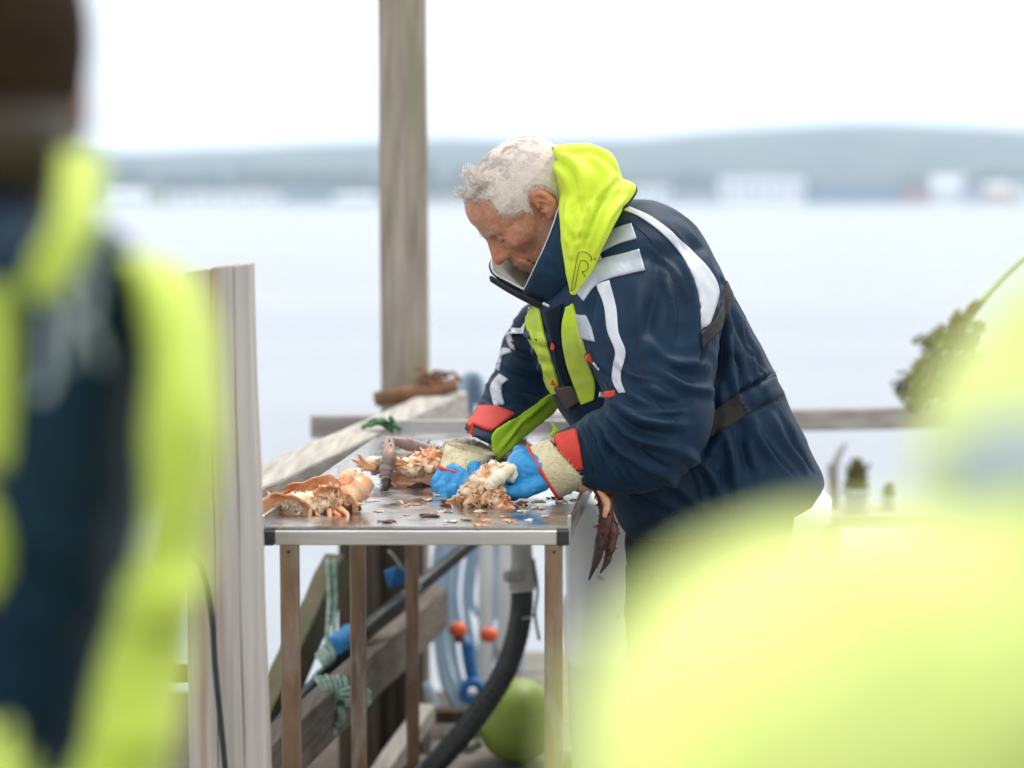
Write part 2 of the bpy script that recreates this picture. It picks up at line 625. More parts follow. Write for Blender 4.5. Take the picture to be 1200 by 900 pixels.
M['claw'] = mat('black claw tip', (0.02, 0.014, 0.013), 0.3, color2=(0.05, 0.025, 0.02), scale=30)

# ================================================================== the setting
WATER_Z = -4.0
wm = bpy.data.materials.new('sea water')
wm.use_nodes = True
_N, _L = wm.node_tree.nodes, wm.node_tree.links
_b = _N['Principled BSDF']
_b.inputs['Base Color'].default_value = (0.27, 0.295, 0.335, 1)
_b.inputs['Roughness'].default_value = 0.22
_b.inputs['IOR'].default_value = 1.33
_tc = _N.new('ShaderNodeTexCoord')
_mp = _N.new('ShaderNodeMapping')
_mp.inputs['Scale'].default_value = (0.7, 1.6, 1)
_n1 = _N.new('ShaderNodeTexNoise')
_n1.inputs['Scale'].default_value = 1.1
_n1.inputs['Detail'].default_value = 6
_bp = _N.new('ShaderNodeBump')
_bp.inputs['Strength'].default_value = 0.5
_bp.inputs['Distance'].default_value = 0.25
_n2 = _N.new('ShaderNodeTexNoise')                     # wind lanes on the water
_n2.inputs['Scale'].default_value = 0.05
_n2.inputs['Detail'].default_value = 5
_m2 = _N.new('ShaderNodeMapping')
_m2.inputs['Scale'].default_value = (0.35, 1.3, 1)
_mx = _N.new('ShaderNodeMix')
_mx.data_type = 'RGBA'
_mx.inputs[6].default_value = (0.20, 0.225, 0.26, 1)
_mx.inputs[7].default_value = (0.34, 0.365, 0.405, 1)
_L.new(_tc.outputs['Object'], _m2.inputs[0])
_L.new(_m2.outputs[0], _n2.inputs['Vector'])
_L.new(_n2.outputs['Fac'], _mx.inputs[0])
_L.new(_mx.outputs[2], _b.inputs['Base Color'])
_L.new(_tc.outputs['Object'], _mp.inputs[0])
_L.new(_mp.outputs[0], _n1.inputs['Vector'])
_L.new(_n1.outputs['Fac'], _bp.inputs['Height'])
_L.new(_bp.outputs[0], _b.inputs['Normal'])
water = MB().add([(-4500, -200, WATER_Z), (4500, -200, WATER_Z), (4500, 1500, WATER_Z), (-4500, 1500, WATER_Z)], [(0, 1, 2, 3)]).build('water', wm)
tag(water, 'pale grey fjord water reflecting the bright sky', 'water', kind='structure')

M['forest'] = mat('far wooded slope', (0.05, 0.065, 0.045), 0.95, color2=(0.10, 0.11, 0.075), scale=0.012, detail=8, spec=0.1)
M['shoreland'] = mat('far shore land', (0.10, 0.11, 0.07), 0.95, color2=(0.20, 0.19, 0.15), scale=0.03, detail=8, spec=0.1)


def terrain(name, y0, y1, x0, x1, hfun, m, nx=120, ny=14):
    vs, fs = [], []
    for j in range(ny + 1):
        for i in range(nx + 1):
            x, y = x0 + (x1 - x0) * i / nx, y0 + (y1 - y0) * j / ny
            vs.append((x, y, hfun(x, y, j / ny)))
    for j in range(ny):
        for i in range(nx):
            a = j * (nx + 1) + i
            fs.append((a, a + 1, a + nx + 2, a + nx + 1))
    o = link(name, mesh(vs, fs), m)
    tag(o, kind='structure')
    return o


RIDGE = np.array([(-2600, 70), (-900, 78), (-720, 80), (-560, 62), (-400, 68), (-250, 76), (-100, 82), (60, 80), (180, 82), (330, 96), (520, 104), (640, 100), (760, 92), (900, 84), (2600, 70)], float)


def hill_h(x, y, t):
    r = np.interp(x * 2800 / y, RIDGE[:, 0], RIDGE[:, 1])
    n = float(pnoise(np.array([[x * 0.006, y * 0.006, 1.0]])))
    prof = math.sin(min(t * 1.35, 1.0) * math.pi / 2) if t < 0.75 else math.cos((t - 0.75) / 0.25 * math.pi / 2)
    return WATER_Z + (r + 2 + n * 5) * max(prof, 0)


tag(terrain('hills', 1900, 3100, -2600, 2600, hill_h, M['forest']), 'long wooded hills fading blue behind the far shore', 'hills', kind='structure')


def shore_h(x, y, t):
    n = float(pnoise(np.array([[x * 0.01, y * 0.01, 5.0]])))
    left = 1.0 if x < -20 else 0.75
    return WATER_Z - 0.5 + (1 - (1 - min(t * 1.1, 1)) ** 2) * (24 + 12 * n) * left


tag(terrain('shore', 1440, 1900, -1500, 1500, shore_h, M['shoreland'], nx=100), 'low wooded far shore beyond the water', 'shore', kind='structure')

# far-off wood that reads as one mass
rnd = random.Random(5)
mb = MB()
ICO_V, ICO_F = None, None


def ico(sub=1):
    bm = bmesh.new()
    bmesh.ops.create_icosphere(bm, subdivisions=sub, radius=1)
    v = [x.co.copy() for x in bm.verts]
    f = [tuple(q.index for q in x.verts) for x in bm.faces]
    bm.free()
    return v, f


ICO1 = ico(1)
ICO2 = ico(2)
for i in range(900):
    x = rnd.uniform(-620, 620)
    y = rnd.uniform(1500, 1640)
    if -330 < x < -180 and y < 1540: continue
    z = shore_h(x, y, (y - 1440) / 460)
    r = rnd.uniform(3, 6)
    hh = rnd.uniform(1.0, 1.9)
    mb.add([Vector((x + v.x * r * rnd.uniform(.8, 1.2), y + v.y * r, z + r * hh * .7 + v.z * r * hh)) for v in ICO1[0]], ICO1[1])
tag(mb.build('far_wood', M['forest'], smooth=False), 'distant wood along the far shore, seen as one soft mass', 'wood', kind='stuff')

M['bw'] = mat('white far wall', (0.86, 0.86, 0.86), 0.8)
M['bg'] = mat('grey far wall', (0.45, 0.48, 0.52), 0.8)
M['bo'] = mat('ochre far wall', (0.62, 0.42, 0.22), 0.8)
M['br'] = mat('red far wall', (0.42, 0.17, 0.12), 0.8)
M['bb'] = mat('blue grey far wall', (0.16, 0.24, 0.30), 0.8)
M['roofd'] = mat('dark far roof', (0.10, 0.105, 0.115), 0.8)
M['roofl'] = mat('light far roof', (0.72, 0.74, 0.77), 0.7)
M['pane'] = mat('far window', (0.05, 0.06, 0.07), 0.2)


def far_building(px0, px1, pyt, pyb, Y, wall, roof, label, nwin=0, flat=False):
    a, b = P(px0, pyb, Y), P(px1, pyt, Y)
    w, h = b.x - a.x, b.z - a.z
    zb = a.z - 3
    d = max(10, w * 0.5)
    cx = (a.x + b.x) / 2
    root = empty('far_building', (cx, Y, zb), label, 'building', 'buildings along the far shore')
    wh = h + 3 if flat else h * 0.62 + 3
    box(MB(), (0, 0, 0), (1, 1, 1))
    m = MB()
    box(m, (cx, Y + d / 2, zb + wh / 2), (w, d, wh))
    m.build('wall', wall, root)
    m = MB()
    if flat:
        box(m, (cx, Y + d / 2, zb + wh + 0.25), (w + 1, d + 1, 0.5))
    else:
        o, t = 0.6, zb + wh
        x0, x1, y0, y1 = cx - w / 2 - o, cx + w / 2 + o, Y - o, Y + d + o
        m.add([(x0, y0, t), (x1, y0, t), (x1, y1, t), (x0, y1, t), (x0, (y0 + y1) / 2, zb + h + 3), (x1, (y0 + y1) / 2, zb + h + 3)],
              [(0, 1, 5, 4), (2, 3, 4, 5), (0, 4, 3), (1, 2, 5), (0, 3, 2, 1)])
    m.build('roof', roof, root)
    for i in range(nwin):
        m = MB()
        box(m, (cx - w / 2 + w * (i + .5) / nwin, Y - 0.03, zb + wh * 0.62), (w / nwin * .4, 0.3, wh * .22))
        m.build('window', M['pane'], root)


far_building(118, 168, 222, 240, 1446, M['bw'], M['roofl'], 'white gabled house at the left end of the far shore', 3)
far_building(196, 326, 226, 241, 1450, M['bw'], M['roofl'], 'long low white shed on the far shore left of the tall post', 8, True)
far_building(334, 384, 222, 241, 1444, M['bb'], M['roofd'], 'blue grey boathouse right of the long white shed', 3)
far_building(392, 440, 227, 241, 1448, M['bg'], M['roofl'], 'small grey shed just left of the tall post on the far shore', 2)
far_building(742, 786, 205, 240, 1452, M['bw'], M['roofd'], 'white house on the far shore just right of the yellow hood', 3)
far_building(790, 838, 222, 240, 1446, M['bg'], M['roofd'], 'low grey house between two white buildings across the water', 2)
far_building(846, 944, 208, 239, 1450, M['bw'], M['roofl'], 'long white flat warehouse across the water, right of the man', 7, True)
far_building(950, 1056, 200, 238, 1448, M['bb'], M['roofd'], 'large dark gabled hall right of the white warehouse', 5)
far_building(1060, 1086, 212, 238, 1444, M['br'], M['roofd'], 'small reddish house beside the large dark hall', 2)
far_building(1092, 1128, 206, 238, 1450, M['bw'], M['roofl'], 'white gabled house right of the reddish house', 3)
far_building(1132, 1152, 210, 238, 1446, M['bg'], M['roofd'], 'narrow grey house right of the white gabled house', 2)
far_building(1156, 1186, 214, 238, 1444, M['bo'], M['roofl'], 'ochre house near the right end of the far shore', 2)
far_building(1192, 1230, 202, 238, 1450, M['bw'], M['roofd'], 'white house with dark roof at the right edge of the far shore', 3)

# haze over the water
hz = MB()
box(hz, (0, 1560, 59), (5600, 3240, 128.2))
hzm = bpy.data.materials.new('sea haze')
hzm.use_nodes = True
hzm.node_tree.nodes.clear()
_o = hzm.node_tree.nodes.new('ShaderNodeOutputMaterial')
_v = hzm.node_tree.nodes.new('ShaderNodeVolumePrincipled')
_v.inputs['Color'].default_value = (0.70, 0.85, 1.0, 1)
_v.inputs['Density'].default_value = 0.00029
hzm.node_tree.links.new(_v.outputs[0], _o.inputs['Volume'])
tag(hz.build('haze', hzm), 'thin pale haze over the fjord', 'haze', kind='stuff')

# ------------------------------------------------------------------ the dock
deck = MB()
box(deck, (0.95, 1.9, -0.24), (4.2, 9.0, 0.20))
deck_o = deck.build('dock_deck', M['wood_dark'])
tag(deck_o, 'wooden dock underneath the people', 'dock', kind='structure')


def rail_x(Y):
    return -0.515 + 0.186 * (Y - 3.95)


rp = random.Random(3)
y = -2.2
while y < 6.3:
    w = rp.uniform(0.135, 0.15)
    x0 = -1.5 if y < 2.9 else rail_x(y) - 0.05 + 0.12
    m = MB()
    beam(m, (x0 + rp.uniform(-.01, .01), y + w / 2, -0.02), (3.0, y + w / 2, -0.02 + rp.uniform(-.002, .002)), w, 0.04, nseg=3, jit=0.0012, seed=int(y * 100))
    m.build('plank', M['wood_deck'], deck_o, bevel=0.003)
    y += w + 0.008
for (x, yy) in ((-1.3, 0), (2.8, 0.2), (-1.3, 2.6), (2.8, 5.9), (1.2, 5.9)):
    m = MB()
    tube(m, [(x, yy, -0.2), (x, yy, WATER_Z - .5)], 0.11, 12)
    m.build('pile', M['wood_dark'], deck_o, smooth=True)


def thing(name, mb, m, label, cat, bevel=0.0, smooth=False, group=None, seg=2):
    o = mb.build(name, m, None, smooth, bevel, seg)
    return tag(o, label, cat, group)


# near post at the left: a bundle of weathered boards seen on their long sides
npost = empty('wooden_post', P(262, 900, 3.30), 'near weathered grey board post with a black cable at the table corner', 'post')
xs = [215, 247, 273, 291]
xb = [222, 256, 286, 312]
top = [318, 315, 312, 309]
for i in range(3):
    m = MB()
    gap = 0.0003
    a0, a1 = P(xs[i], top[i], 3.30), P(xs[i + 1], top[i + 1], 3.30)
    b0, b1 = P(xb[i], 905, 3.30), P(xb[i + 1], 905, 3.30)
    kk = 0.35 / (a0.z - b0.z)
    dep = (0.075, 0.08, 0.076, 0.081, 0.077, 0.08)[i]
    yj = (0.0012, 0.0, 0.002, 0.0005, 0.0, 0.001)[i]
    lo0, lo1 = b0 + (b0 - a0) * (1.05 * kk * 2), b1 + (b1 - a1) * (1.05 * kk * 2)
    vs = []
    N_ = 14
    for k in range(N_ + 1):
        t = k / N_
        L0, L1 = a0.lerp(lo0, t), a1.lerp(lo1, t)
        wv = 0.0012 * math.sin(k * 1.7 + i)
        for q, (p, yy) in enumerate(((L0, yj), (L1, yj), (L1, yj + dep), (L0, yj + dep))):
            s = gap if q in (0, 3) else -gap
            vs.append(Vector((p.x + s + wv * 0.6, p.y + yy + wv, p.z + (0.002 * (i % 2) if k == 0 else 0))))
    fs = []
    for k in range(N_):
        for q in range(4):
            fs.append((k * 4 + q, k * 4 + (q + 1) % 4, k * 4 + 4 + (q + 1) % 4, k * 4 + 4 + q))
    fs += [(3, 2, 1, 0), (N_ * 4, N_ * 4 + 1, N_ * 4 + 2, N_ * 4 + 3)]
    m.add(vs, fs)
    m.build('board', M['wood_v'], npost, bevel=0.002)
m = MB()
tube(m, [P(222, 648, 3.27), P(238, 668, 3.275), P(248, 720, 3.28), P(252, 780, 3.28), P(258, 840, 3.28), P(264, 905, 3.28), P(270, 1000, 3.28)], 0.0052, 8, 40)
thing('cable', m, M['black'], 'thin black cable running down the near weathered post', 'cable', smooth=True)

# tall post and the railing on the dock's left side
m = MB()
beam(m, P(470, -60, 5.7) + Vector((0, 0.06, 0.3)), Vector((P(474, 470, 5.7).x, 5.76, WATER_Z - .3)), 0.137, 0.150, up=(0, 1, 0), nseg=18, jit=0.003, seed=4)
thing('wooden_post', m, M['wood_post'], 'tall weathered timber post rising out of the top of the picture', 'post', 0.008)
m = MB()
zt = 0.93
a, b = Vector((rail_x(3.66), 3.66, zt - .055)), Vector((rail_x(5.74), 5.74, zt - .055))
beam(m, a, b, 0.11, 0.11, nseg=12, jit=0.002, seed=8)
thing('wooden_rail', m, M['wood_y'], 'grey timber top rail running back beside the steel table', 'rail', 0.006)
m = MB()
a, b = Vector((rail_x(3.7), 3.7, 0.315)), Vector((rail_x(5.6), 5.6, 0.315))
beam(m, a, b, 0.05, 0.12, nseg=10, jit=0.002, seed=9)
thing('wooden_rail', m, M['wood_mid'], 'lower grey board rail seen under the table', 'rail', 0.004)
m = MB()
beam(m, P(364, 500, 5.86), P(1420, 485, 6.3), 0.045, 0.066, nseg=14, jit=0.0015, seed=10)
thing('wooden_rail', m, M['wood_x'], 'horizontal grey board rail behind the working man', 'rail', 0.004)
for px, lab in ((860, 'wooden upright holding the far rail behind the working man'), (1330, 'wooden upright holding the far rail at the right')):
    m = MB()
    q = P(px, 480, 6.25)
    beam(m, (q.x, q.y + .02, q.z - .005), (q.x, q.y + .02, -0.02), 0.07, 0.07, up=(0, 1, 0), nseg=6, jit=0.002, seed=px)
    thing('wooden_upright', m, M['wood_v'], lab, 'post', 0.004)
# little rail piece and board left of the near post
m = MB()
beam(m, P(60, 790, 3.6), P(226, 789, 3.6), 0.04, 0.026, nseg=4, jit=0.001, seed=11)
thing('wooden_board', m, M['wood_dark'], 'thin dark slat left of the near post', 'slat', 0.002)
m = MB()
beam(m, P(168, 790, 3.66), P(160, 1300, 3.66), 0.05, 0.03, up=(0, 1, 0), nseg=6, jit=0.001, seed=12)
thing('wooden_board', m, M['wood_v'], 'pale upright slat left of the near post', 'slat', 0.002)
# debris, rope and rusty plate at the foot of the tall post
m = MB()
tube(m, [P(440, 468, 5.58), P(468, 463, 5.57), P(500, 459, 5.57), P(534, 452, 5.60)], [.021, .024, .022, .018], 10, 24)
stick = thing('driftwood_stick', m, M['rust'], 'rust brown stick lashed across the foot of the tall post', 'stick', smooth=True)
rk = random.Random(2)
m = MB()
for k in range(26):
    c0 = P(rk.uniform(494, 528), rk.uniform(438, 456), 5.6 + rk.uniform(-.03, .03))
    c1 = c0 + Vector((rk.uniform(-.05, .05), rk.uniform(-.03, .03), rk.uniform(-.015, .015)))
    tube(m, [c0, (c0 + c1) / 2 + Vector((0, 0, rk.uniform(0, .015))), c1], .0055, 6, 8)
m.build('lashing', M['rust'], stick, smooth=True)
m = MB()
for k in range(5):
    a0 = k * 0.6
    tube(m, [P(424 + 14 * k * .6, 502 - 3 * k, 4.75 - .02 * k), P(440 + 8 * k * .6, 492 + 4 * (k % 2), 4.76), P(452 + 4 * k, 500 + (k % 3) * 3, 4.74)], 0.006, 8, 14)
thing('rope_scrap', m, M['rope_green'], 'scrap of green rope lying on the timber top rail', 'rope', smooth=True)

# timbers below the table
m = MB()
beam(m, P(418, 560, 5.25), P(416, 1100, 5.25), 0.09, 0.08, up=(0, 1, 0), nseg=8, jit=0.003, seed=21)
thing('wooden_pile', m, M['wood_dark'], 'dark brown pile behind the table legs', 'pile', 0.005)
m = MB()
beam(m, P(398, 660, 5.0), P(296, 880, 4.6), 0.06, 0.085, nseg=8, jit=0.003, seed=22)
thing('wooden_brace', m, M['wood_moss'], 'mossy diagonal brace seen under the left end of the table', 'brace', 0.005)
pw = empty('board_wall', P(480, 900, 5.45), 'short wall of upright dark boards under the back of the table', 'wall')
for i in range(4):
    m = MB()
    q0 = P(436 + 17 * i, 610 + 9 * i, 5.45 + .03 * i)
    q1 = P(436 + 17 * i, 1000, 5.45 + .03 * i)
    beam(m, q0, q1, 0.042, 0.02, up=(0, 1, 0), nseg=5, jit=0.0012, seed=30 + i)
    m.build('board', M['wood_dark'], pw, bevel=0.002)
m = MB()
beam(m, P(436, 925, 4.75), P(500, 835, 5.3), 0.05, 0.05, nseg=6, jit=0.002, seed=41)
thing('wooden_bar', m, M['wood_y'], 'low timber bar running back under the table', 'timber', 0.004)
m = MB()
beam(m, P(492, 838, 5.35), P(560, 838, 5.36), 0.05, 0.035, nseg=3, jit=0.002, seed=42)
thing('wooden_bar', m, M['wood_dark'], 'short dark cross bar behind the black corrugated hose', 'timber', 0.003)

# ------------------------------------------------------------------ steel table
TZ = 0.905
tab = empty('steel_table', P(486, 900, 4.2), 'stainless steel table with brown legs that crab is cleaned on', 'table')
fl, fr = PZ(308, 617, TZ), PZ(667, 617, TZ)
fwd = Vector((0.1087, 1, 0)).normalized()
LEN = 1.42
bl, br = fl + fwd * LEN, fr + fwd * LEN
th = 0.004


def quad_slab(mb, a, b, c, d, t):
    vs = [p + Vector((0, 0, -t)) for p in (a, b, c, d)] + [Vector(p) for p in (a, b, c, d)]
    return mb.add(vs, BOXF)


m = MB()
quad_slab(m, fl, fr, br, bl, th)
m.build('table_top', M['steel_top'], tab)
xdir = (fr - fl).normalized()
m = MB()
for (a, b) in ((fl, bl), (fr, br)):
    beam(m, a + Vector((0, 0, .008)), b + Vector((0, 0, .008)), 0.006, 0.024, nseg=1)
beam(m, bl + Vector((0, 0, .014)), br + Vector((0, 0, .014)), 0.006, 0.036, nseg=1)
m.build('raised_rim', M['steel_top'], tab, bevel=0.002)
fh = 0.026
off = Vector((0, 0, -0.006 - fh / 2))
m = MB()
beam(m, fl + xdir * .022 + off, fr - xdir * .022 + off, 0.026, fh)
m.build('front_bar', M['alu'], tab, bevel=0.002)
for (a, b) in ((fl + xdir * .012, bl + xdir * .012), (fr - xdir * .012, br - xdir * .012)):
    m = MB()
    beam(m, a + off + fwd * .016, b + off, 0.024, fh)
    m.build('side_bar', M['alu'], tab, bevel=0.002)
m = MB()
beam(m, bl + off + xdir * .03, br + off - xdir * .03, 0.024, fh - .002)
m.build('rear_bar', M['alu'], tab, bevel=0.002)
for c in (fl + xdir * .011, fr - xdir * .011):
    m = MB()
    box(m, c + off + Vector((0, -.001, 0)), (.022, .030, fh + .001), math.atan2(xdir.y, xdir.x))
    m.build('end_cap', M['black'], tab, bevel=0.003)
LW = 0.033
for side, pxs in (('l', fl + xdir * .047), ('r', fr - xdir * .028)):
    for k, dd in enumerate((0.004, 0.66, LEN - .03)):
        if side == 'r' and k == 1: continue
        c = pxs + fwd * dd
        m = MB()
        beam(m, (c.x, c.y, TZ - .006 - fh - (0.0 if k == 0 else 0)), (c.x, c.y, 0.0), LW, LW, up=(0, 1, 0))
        lg = m.build('leg', M['leg'], tab, bevel=0.003)
        m = MB()
        tube(m, [(c.x, c.y - LW / 2 + .001, TZ - .044), (c.x, c.y - LW / 2 - .0015, TZ - .044)], 0.003, 8)
        m.build('rivet', M['black'], lg)

# ------------------------------------------------------------------ pipes and hoses under and behind the table
m = MB()
tube(m, [P(285, 900, 4.5), P(345, 830, 4.62), P(395, 775, 4.75), P(440, 728, 4.88), P(500, 680, 5.05), P(560, 630, 5.2), P(610, 588, 5.35)], 0.0185, 12, 50)
bp_o = thing('pipe', m, M['hose_black'], 'slanting black pipe under the table with blue fittings', 'pipe', smooth=True)
m = MB()
tube(m, [P(392, 757, 4.72), P(412, 742, 4.78)], [0.027, 0.027], 14)
m.build('coupling', M['blue_lt'], bp_o, smooth=False, bevel=.004)
m = MB()
for k in range(4):
    tube(m, [P(383 - 4 * k, 752 + 5 * k, 4.70), P(392 - 4 * k, 768 + 4 * k, 4.67), P(384 - 4 * k, 780 + 3 * k, 4.72)], 0.006, 7, 10)
tube(m, [P(384, 655, 4.9), P(386, 700, 4.85), P(383, 755, 4.72)], 0.006, 7, 12)
tube(m, [P(392, 655, 4.9), P(393, 700, 4.86), P(390, 755, 4.72)], 0.006, 7, 12)
thing('rope', m, M['rope'], 'pale green rope tying the black pipe below the table', 'rope', smooth=True)
m = MB()
q = [P(450, 670, 4.94), P(466, 664, 4.94), P(482, 672, 4.97), P(476, 684, 4.97), P(456, 690, 4.94)]
m.add(q + [v + Vector((0, .012, 0)) for v in q], [(0, 1, 2, 3, 4), (9, 8, 7, 6, 5)] + [(i, i + 5, (i + 1) % 5 + 5, (i + 1) % 5) for i in range(5)])
tag_o = thing('plastic_tag', m, M['blue'], 'dark blue plastic tag tied to the slanting black pipe', 'tag', 0.003)
m = MB()
tube(m, [P(455, 645, 4.95), P(464, 655, 4.95), P(472, 668, 4.95)], 0.004, 6, 8)
tube(m, [P(478, 672, 4.97), P(488, 678, 5.0), P(492, 690, 5.0), P(484, 694, 4.98)], 0.005, 6, 10)
m.build('cord', M['rope'], tag_o, smooth=True)
m = MB()
for k in range(6):
    tube(m, [P(368 + 7 * k, 792 + 2 * (k % 2), 4.42), P(376 + 6 * k, 802, 4.395), P(382 + 5 * k, 818 + 3 * (k % 3), 4.40), P(372 + 6 * k, 830, 4.43)], 0.0065, 8, 14)
for k in range(3):
    tube(m, [P(392, 812 + 3 * k, 4.40), P(414, 806 + 7 * k, 4.38), P(432, 810 + 5 * k, 4.38), P(428, 822 + 3 * k, 4.38), P(404, 820 + 3 * k, 4.38)], 0.0055, 8, 24)
tube(m, [P(388, 826, 4.40), P(384, 845, 4.40), P(390, 862, 4.40)], 0.014, 8, 10)
tube(m, [P(398, 826, 4.40), P(400, 842, 4.40), P(394, 850, 4.40)], 0.010, 8, 10)
thing('rope_knot', m, M['rope'], 'pale green rope knot on the lower rail beside the table leg', 'rope', smooth=True)

# pale blue hose hung in long loops
hc = empty('hose_coil', P(560, 830, 5.9), 'coil of pale blue hose hanging in long loops behind the table', 'hose')
for k in range(7):
    x0, x1 = (508, 514, 522, 533, 545, 552, 527)[k], (607, 600, 596, 588, 604, 580, 612)[k]
    yt, yb_ = 438 + 5 * k, (846, 836, 828, 800, 815, 770, 850)[k]
    d = 5.9 + .03 * k
    pts = [P(555, yt, d), P(540 + 2 * k, yt + 14, d), P(534 + 3 * k, yt + 70, d), P(x0 + 8, 620, d), P(x0, 700, d), P(x0 + 14, yb_ - 40, d),
           P((x0 + x1) / 2, yb_, d), P(x1 - 8, yb_ - 36, d), P(x1, 710, d), P(x1 - 6, 620, d), P(572 - k, yt + 70, d), P(566, yt + 14, d)]
    m = MB()
    tube(m, pts, 0.0115, 10, 110, closed=True)
    m.build('loop', M['hose_blue'], hc, smooth=True)
m = MB()
tube(m, [P(500, 800, 5.6), P(518, 842, 5.55), P(545, 852, 5.5), P(580, 838, 5.5), P(596, 815, 5.55)], 0.012, 10, 30)
m.build('hose_end', M['hose_blue'], hc, smooth=True)
for px, w, lab in ((571, 0.024, 'white upright pipe just right of the orange valve handle'), (597, 0.034, 'wider white upright pipe near the grey coupling')):
    m = MB()
    q0, q1 = P(px, 560, 5.75), P(px - 4, 1000, 5.75)
    tube(m, [q0, (q0 + q1) / 2, q1 if px < 590 else q0.lerp(q1, .45)], w, 14, 8)
    thing('pipe', m, M['pvc'], lab, 'pipe', smooth=True)
v1 = empty('valve', P(552, 800, 5.5), 'blue valve pipe with a ring end and an orange handle', 'valve')
m = MB()
tube(m, [P(547, 752, 5.5), P(550, 775, 5.5), P(555, 800, 5.5)], 0.019, 12, 8)
m.build('body', M['blue'], v1, smooth=True)
ring_c = P(554, 810, 5.48)
m = MB()
tube(m, [ring_c + Vector((.027 * math.cos(t), -.002, .027 * math.sin(t))) for t in [2 * math.pi * k / 8 for k in range(8)]], 0.014, 10, 40, closed=True)
m.build('ring', M['blue'], v1, smooth=True)
m = MB()
tube(m, [P(539, 752, 5.5), P(537, 742, 5.5)], [.016, .016], 12)
m.build('collar', M['beige'], v1, smooth=False, bevel=.003)
for (px, py) in ((537, 738), (573, 744)):
    m = MB()
    c = P(px, py, 5.48)
    m.add([c + Vector((v.x * .027, v.y * .022, v.z * .023)) for v in ICO2[0]], ICO2[1])
    if px == 537:
        m.build('handle', M['orange'], v1, smooth=True)
    else:
        v2 = thing('valve', m, M['orange'], 'second round orange valve knob on the white pipe', 'valve', smooth=True)
# black corrugated hose with grey coupling
hb = empty('suction_hose', P(500, 900, 4.75), 'thick black ribbed hose with a grey coupling curving down under the table', 'hose')
path = catmull([P(612, 684, 4.95), P(611, 715, 4.95), P(604, 752, 4.92), P(590, 790, 4.9), P(566, 828, 4.87), P(535, 868, 4.83), P(500, 905, 4.8), P(440, 960, 4.75), P(380, 1010, 4.75)], 150)
m = MB()
pts = [Vector(p) for p in path]
tube(m, pts, [0.029 + 0.0006 * math.sin(i * 1.6) for i in range(150)], 16, 300)
m.build('hose', M['hose_black'], hb, smooth=True)
m = MB()
tube(m, [P(612, 690, 4.95), P(612, 672, 4.95), P(612, 660, 4.95), P(611, 640, 4.95), P(610, 600, 4.95)], [0.034, 0.035, 0.029, 0.027, 0.027], 16, 24)
cp = m.build('coupling', M['grey_pipe'], hb, smooth=True)
m = MB()
tube(m, [P(608, 675, 4.92), P(592, 676, 4.90)], [0.016, 0.014], 12)
m.build('coupling_ear', M['grey_pipe'], cp, bevel=.002)
for yy in (722, 690):
    m = MB()
    c = P(611 if yy > 700 else 612, yy, 4.95)
    tube(m, [c + Vector((.0325 * math.cos(t), .0325 * math.sin(t), .004 * math.cos(t))) for t in [2 * math.pi * k / 8 for k in range(8)]], 0.0032, 6, 40, closed=True)
    m.build('clamp', M['metal'], hb, smooth=True)
m = MB()
tube(m, [P(625, 655, 4.93), P(630, 690, 4.93), P(627, 720, 4.93), P(632, 750, 4.93)], 0.004, 6, 14)
m.build('cord', M['rope_green'], hb, smooth=True)

# white fish tub beside the table
tub = empty('fish_tub', P(780, 1000, 4.6), 'white plastic fish tub standing behind the right end of the table', 'tub')
tx0, tx1, ty0, ty1, tz1 = P(668, 600, 4.42).x, P(668, 600, 4.42).x + .59, 4.42, 5.2, .80


def tub_ring(z, ins):
    cx, cy = (tx0 + tx1) / 2, (ty0 + ty1) / 2
    out = []
    for j in range(32):
        t = 2 * math.pi * j / 32
        c, s = math.cos(t), math.sin(t)
        p = 2 / 9
        out.append((cx + math.copysign(abs(c) ** p, c) * ((tx1 - tx0) / 2 - ins), cy + math.copysign(abs(s) ** p, s) * ((ty1 - ty0) / 2 - ins), z))
    return out


m = MB()
loft(m, [tub_ring(0.08, .035), tub_ring(0.1, .02), tub_ring(0.40, .01), tub_ring(0.41, -.006), tub_ring(0.44, -.006), tub_ring(0.45, .008), tub_ring(tz1 - .06, 0.0),
         tub_ring(tz1 - .055, -.02), tub_ring(tz1, -.02), tub_ring(tz1 + .004, .0), tub_ring(tz1, .05), tub_ring(0.2, .08), tub_ring(.16, .12)])
m.build('tub_body', M['tub'], tub, smooth=True)
for dx in (0.08, 0.67):
    m = MB()
    box(m, (tx0 + dx, (ty0 + ty1) / 2, 0.04), (0.1, 0.72, 0.08))
    m.build('runner', M['tub'], tub, bevel=.006)

# round float on the deck
M['buoy'] = mat('yellow green float', (0.30, 0.40, 0.05), 0.5, color2=(0.22, 0.30, 0.05), scale=8, bump=0.1)
by = empty('buoy', (.015, 5.1, 0), 'round yellow green float lying on the deck below the black hose', 'buoy')
m = MB()
m.add([Vector((.015, 5.1, .112)) + Vector((v.x * .108, v.y * .108, v.z * .112)) for v in ico(4)[0]], ico(4)[1])
m.build('float', M['buoy'], by, smooth=True)
m = MB()
tube(m, [Vector((-.085, 5.06, .06)), Vector((-.112, 5.04, .05)), Vector((-.128, 5.03, .06)), Vector((-.12, 5.035, .085)), Vector((-.088, 5.05, .09))], .011, 8, 24)
m.build('rope_eye', M['rope'], by, smooth=True)

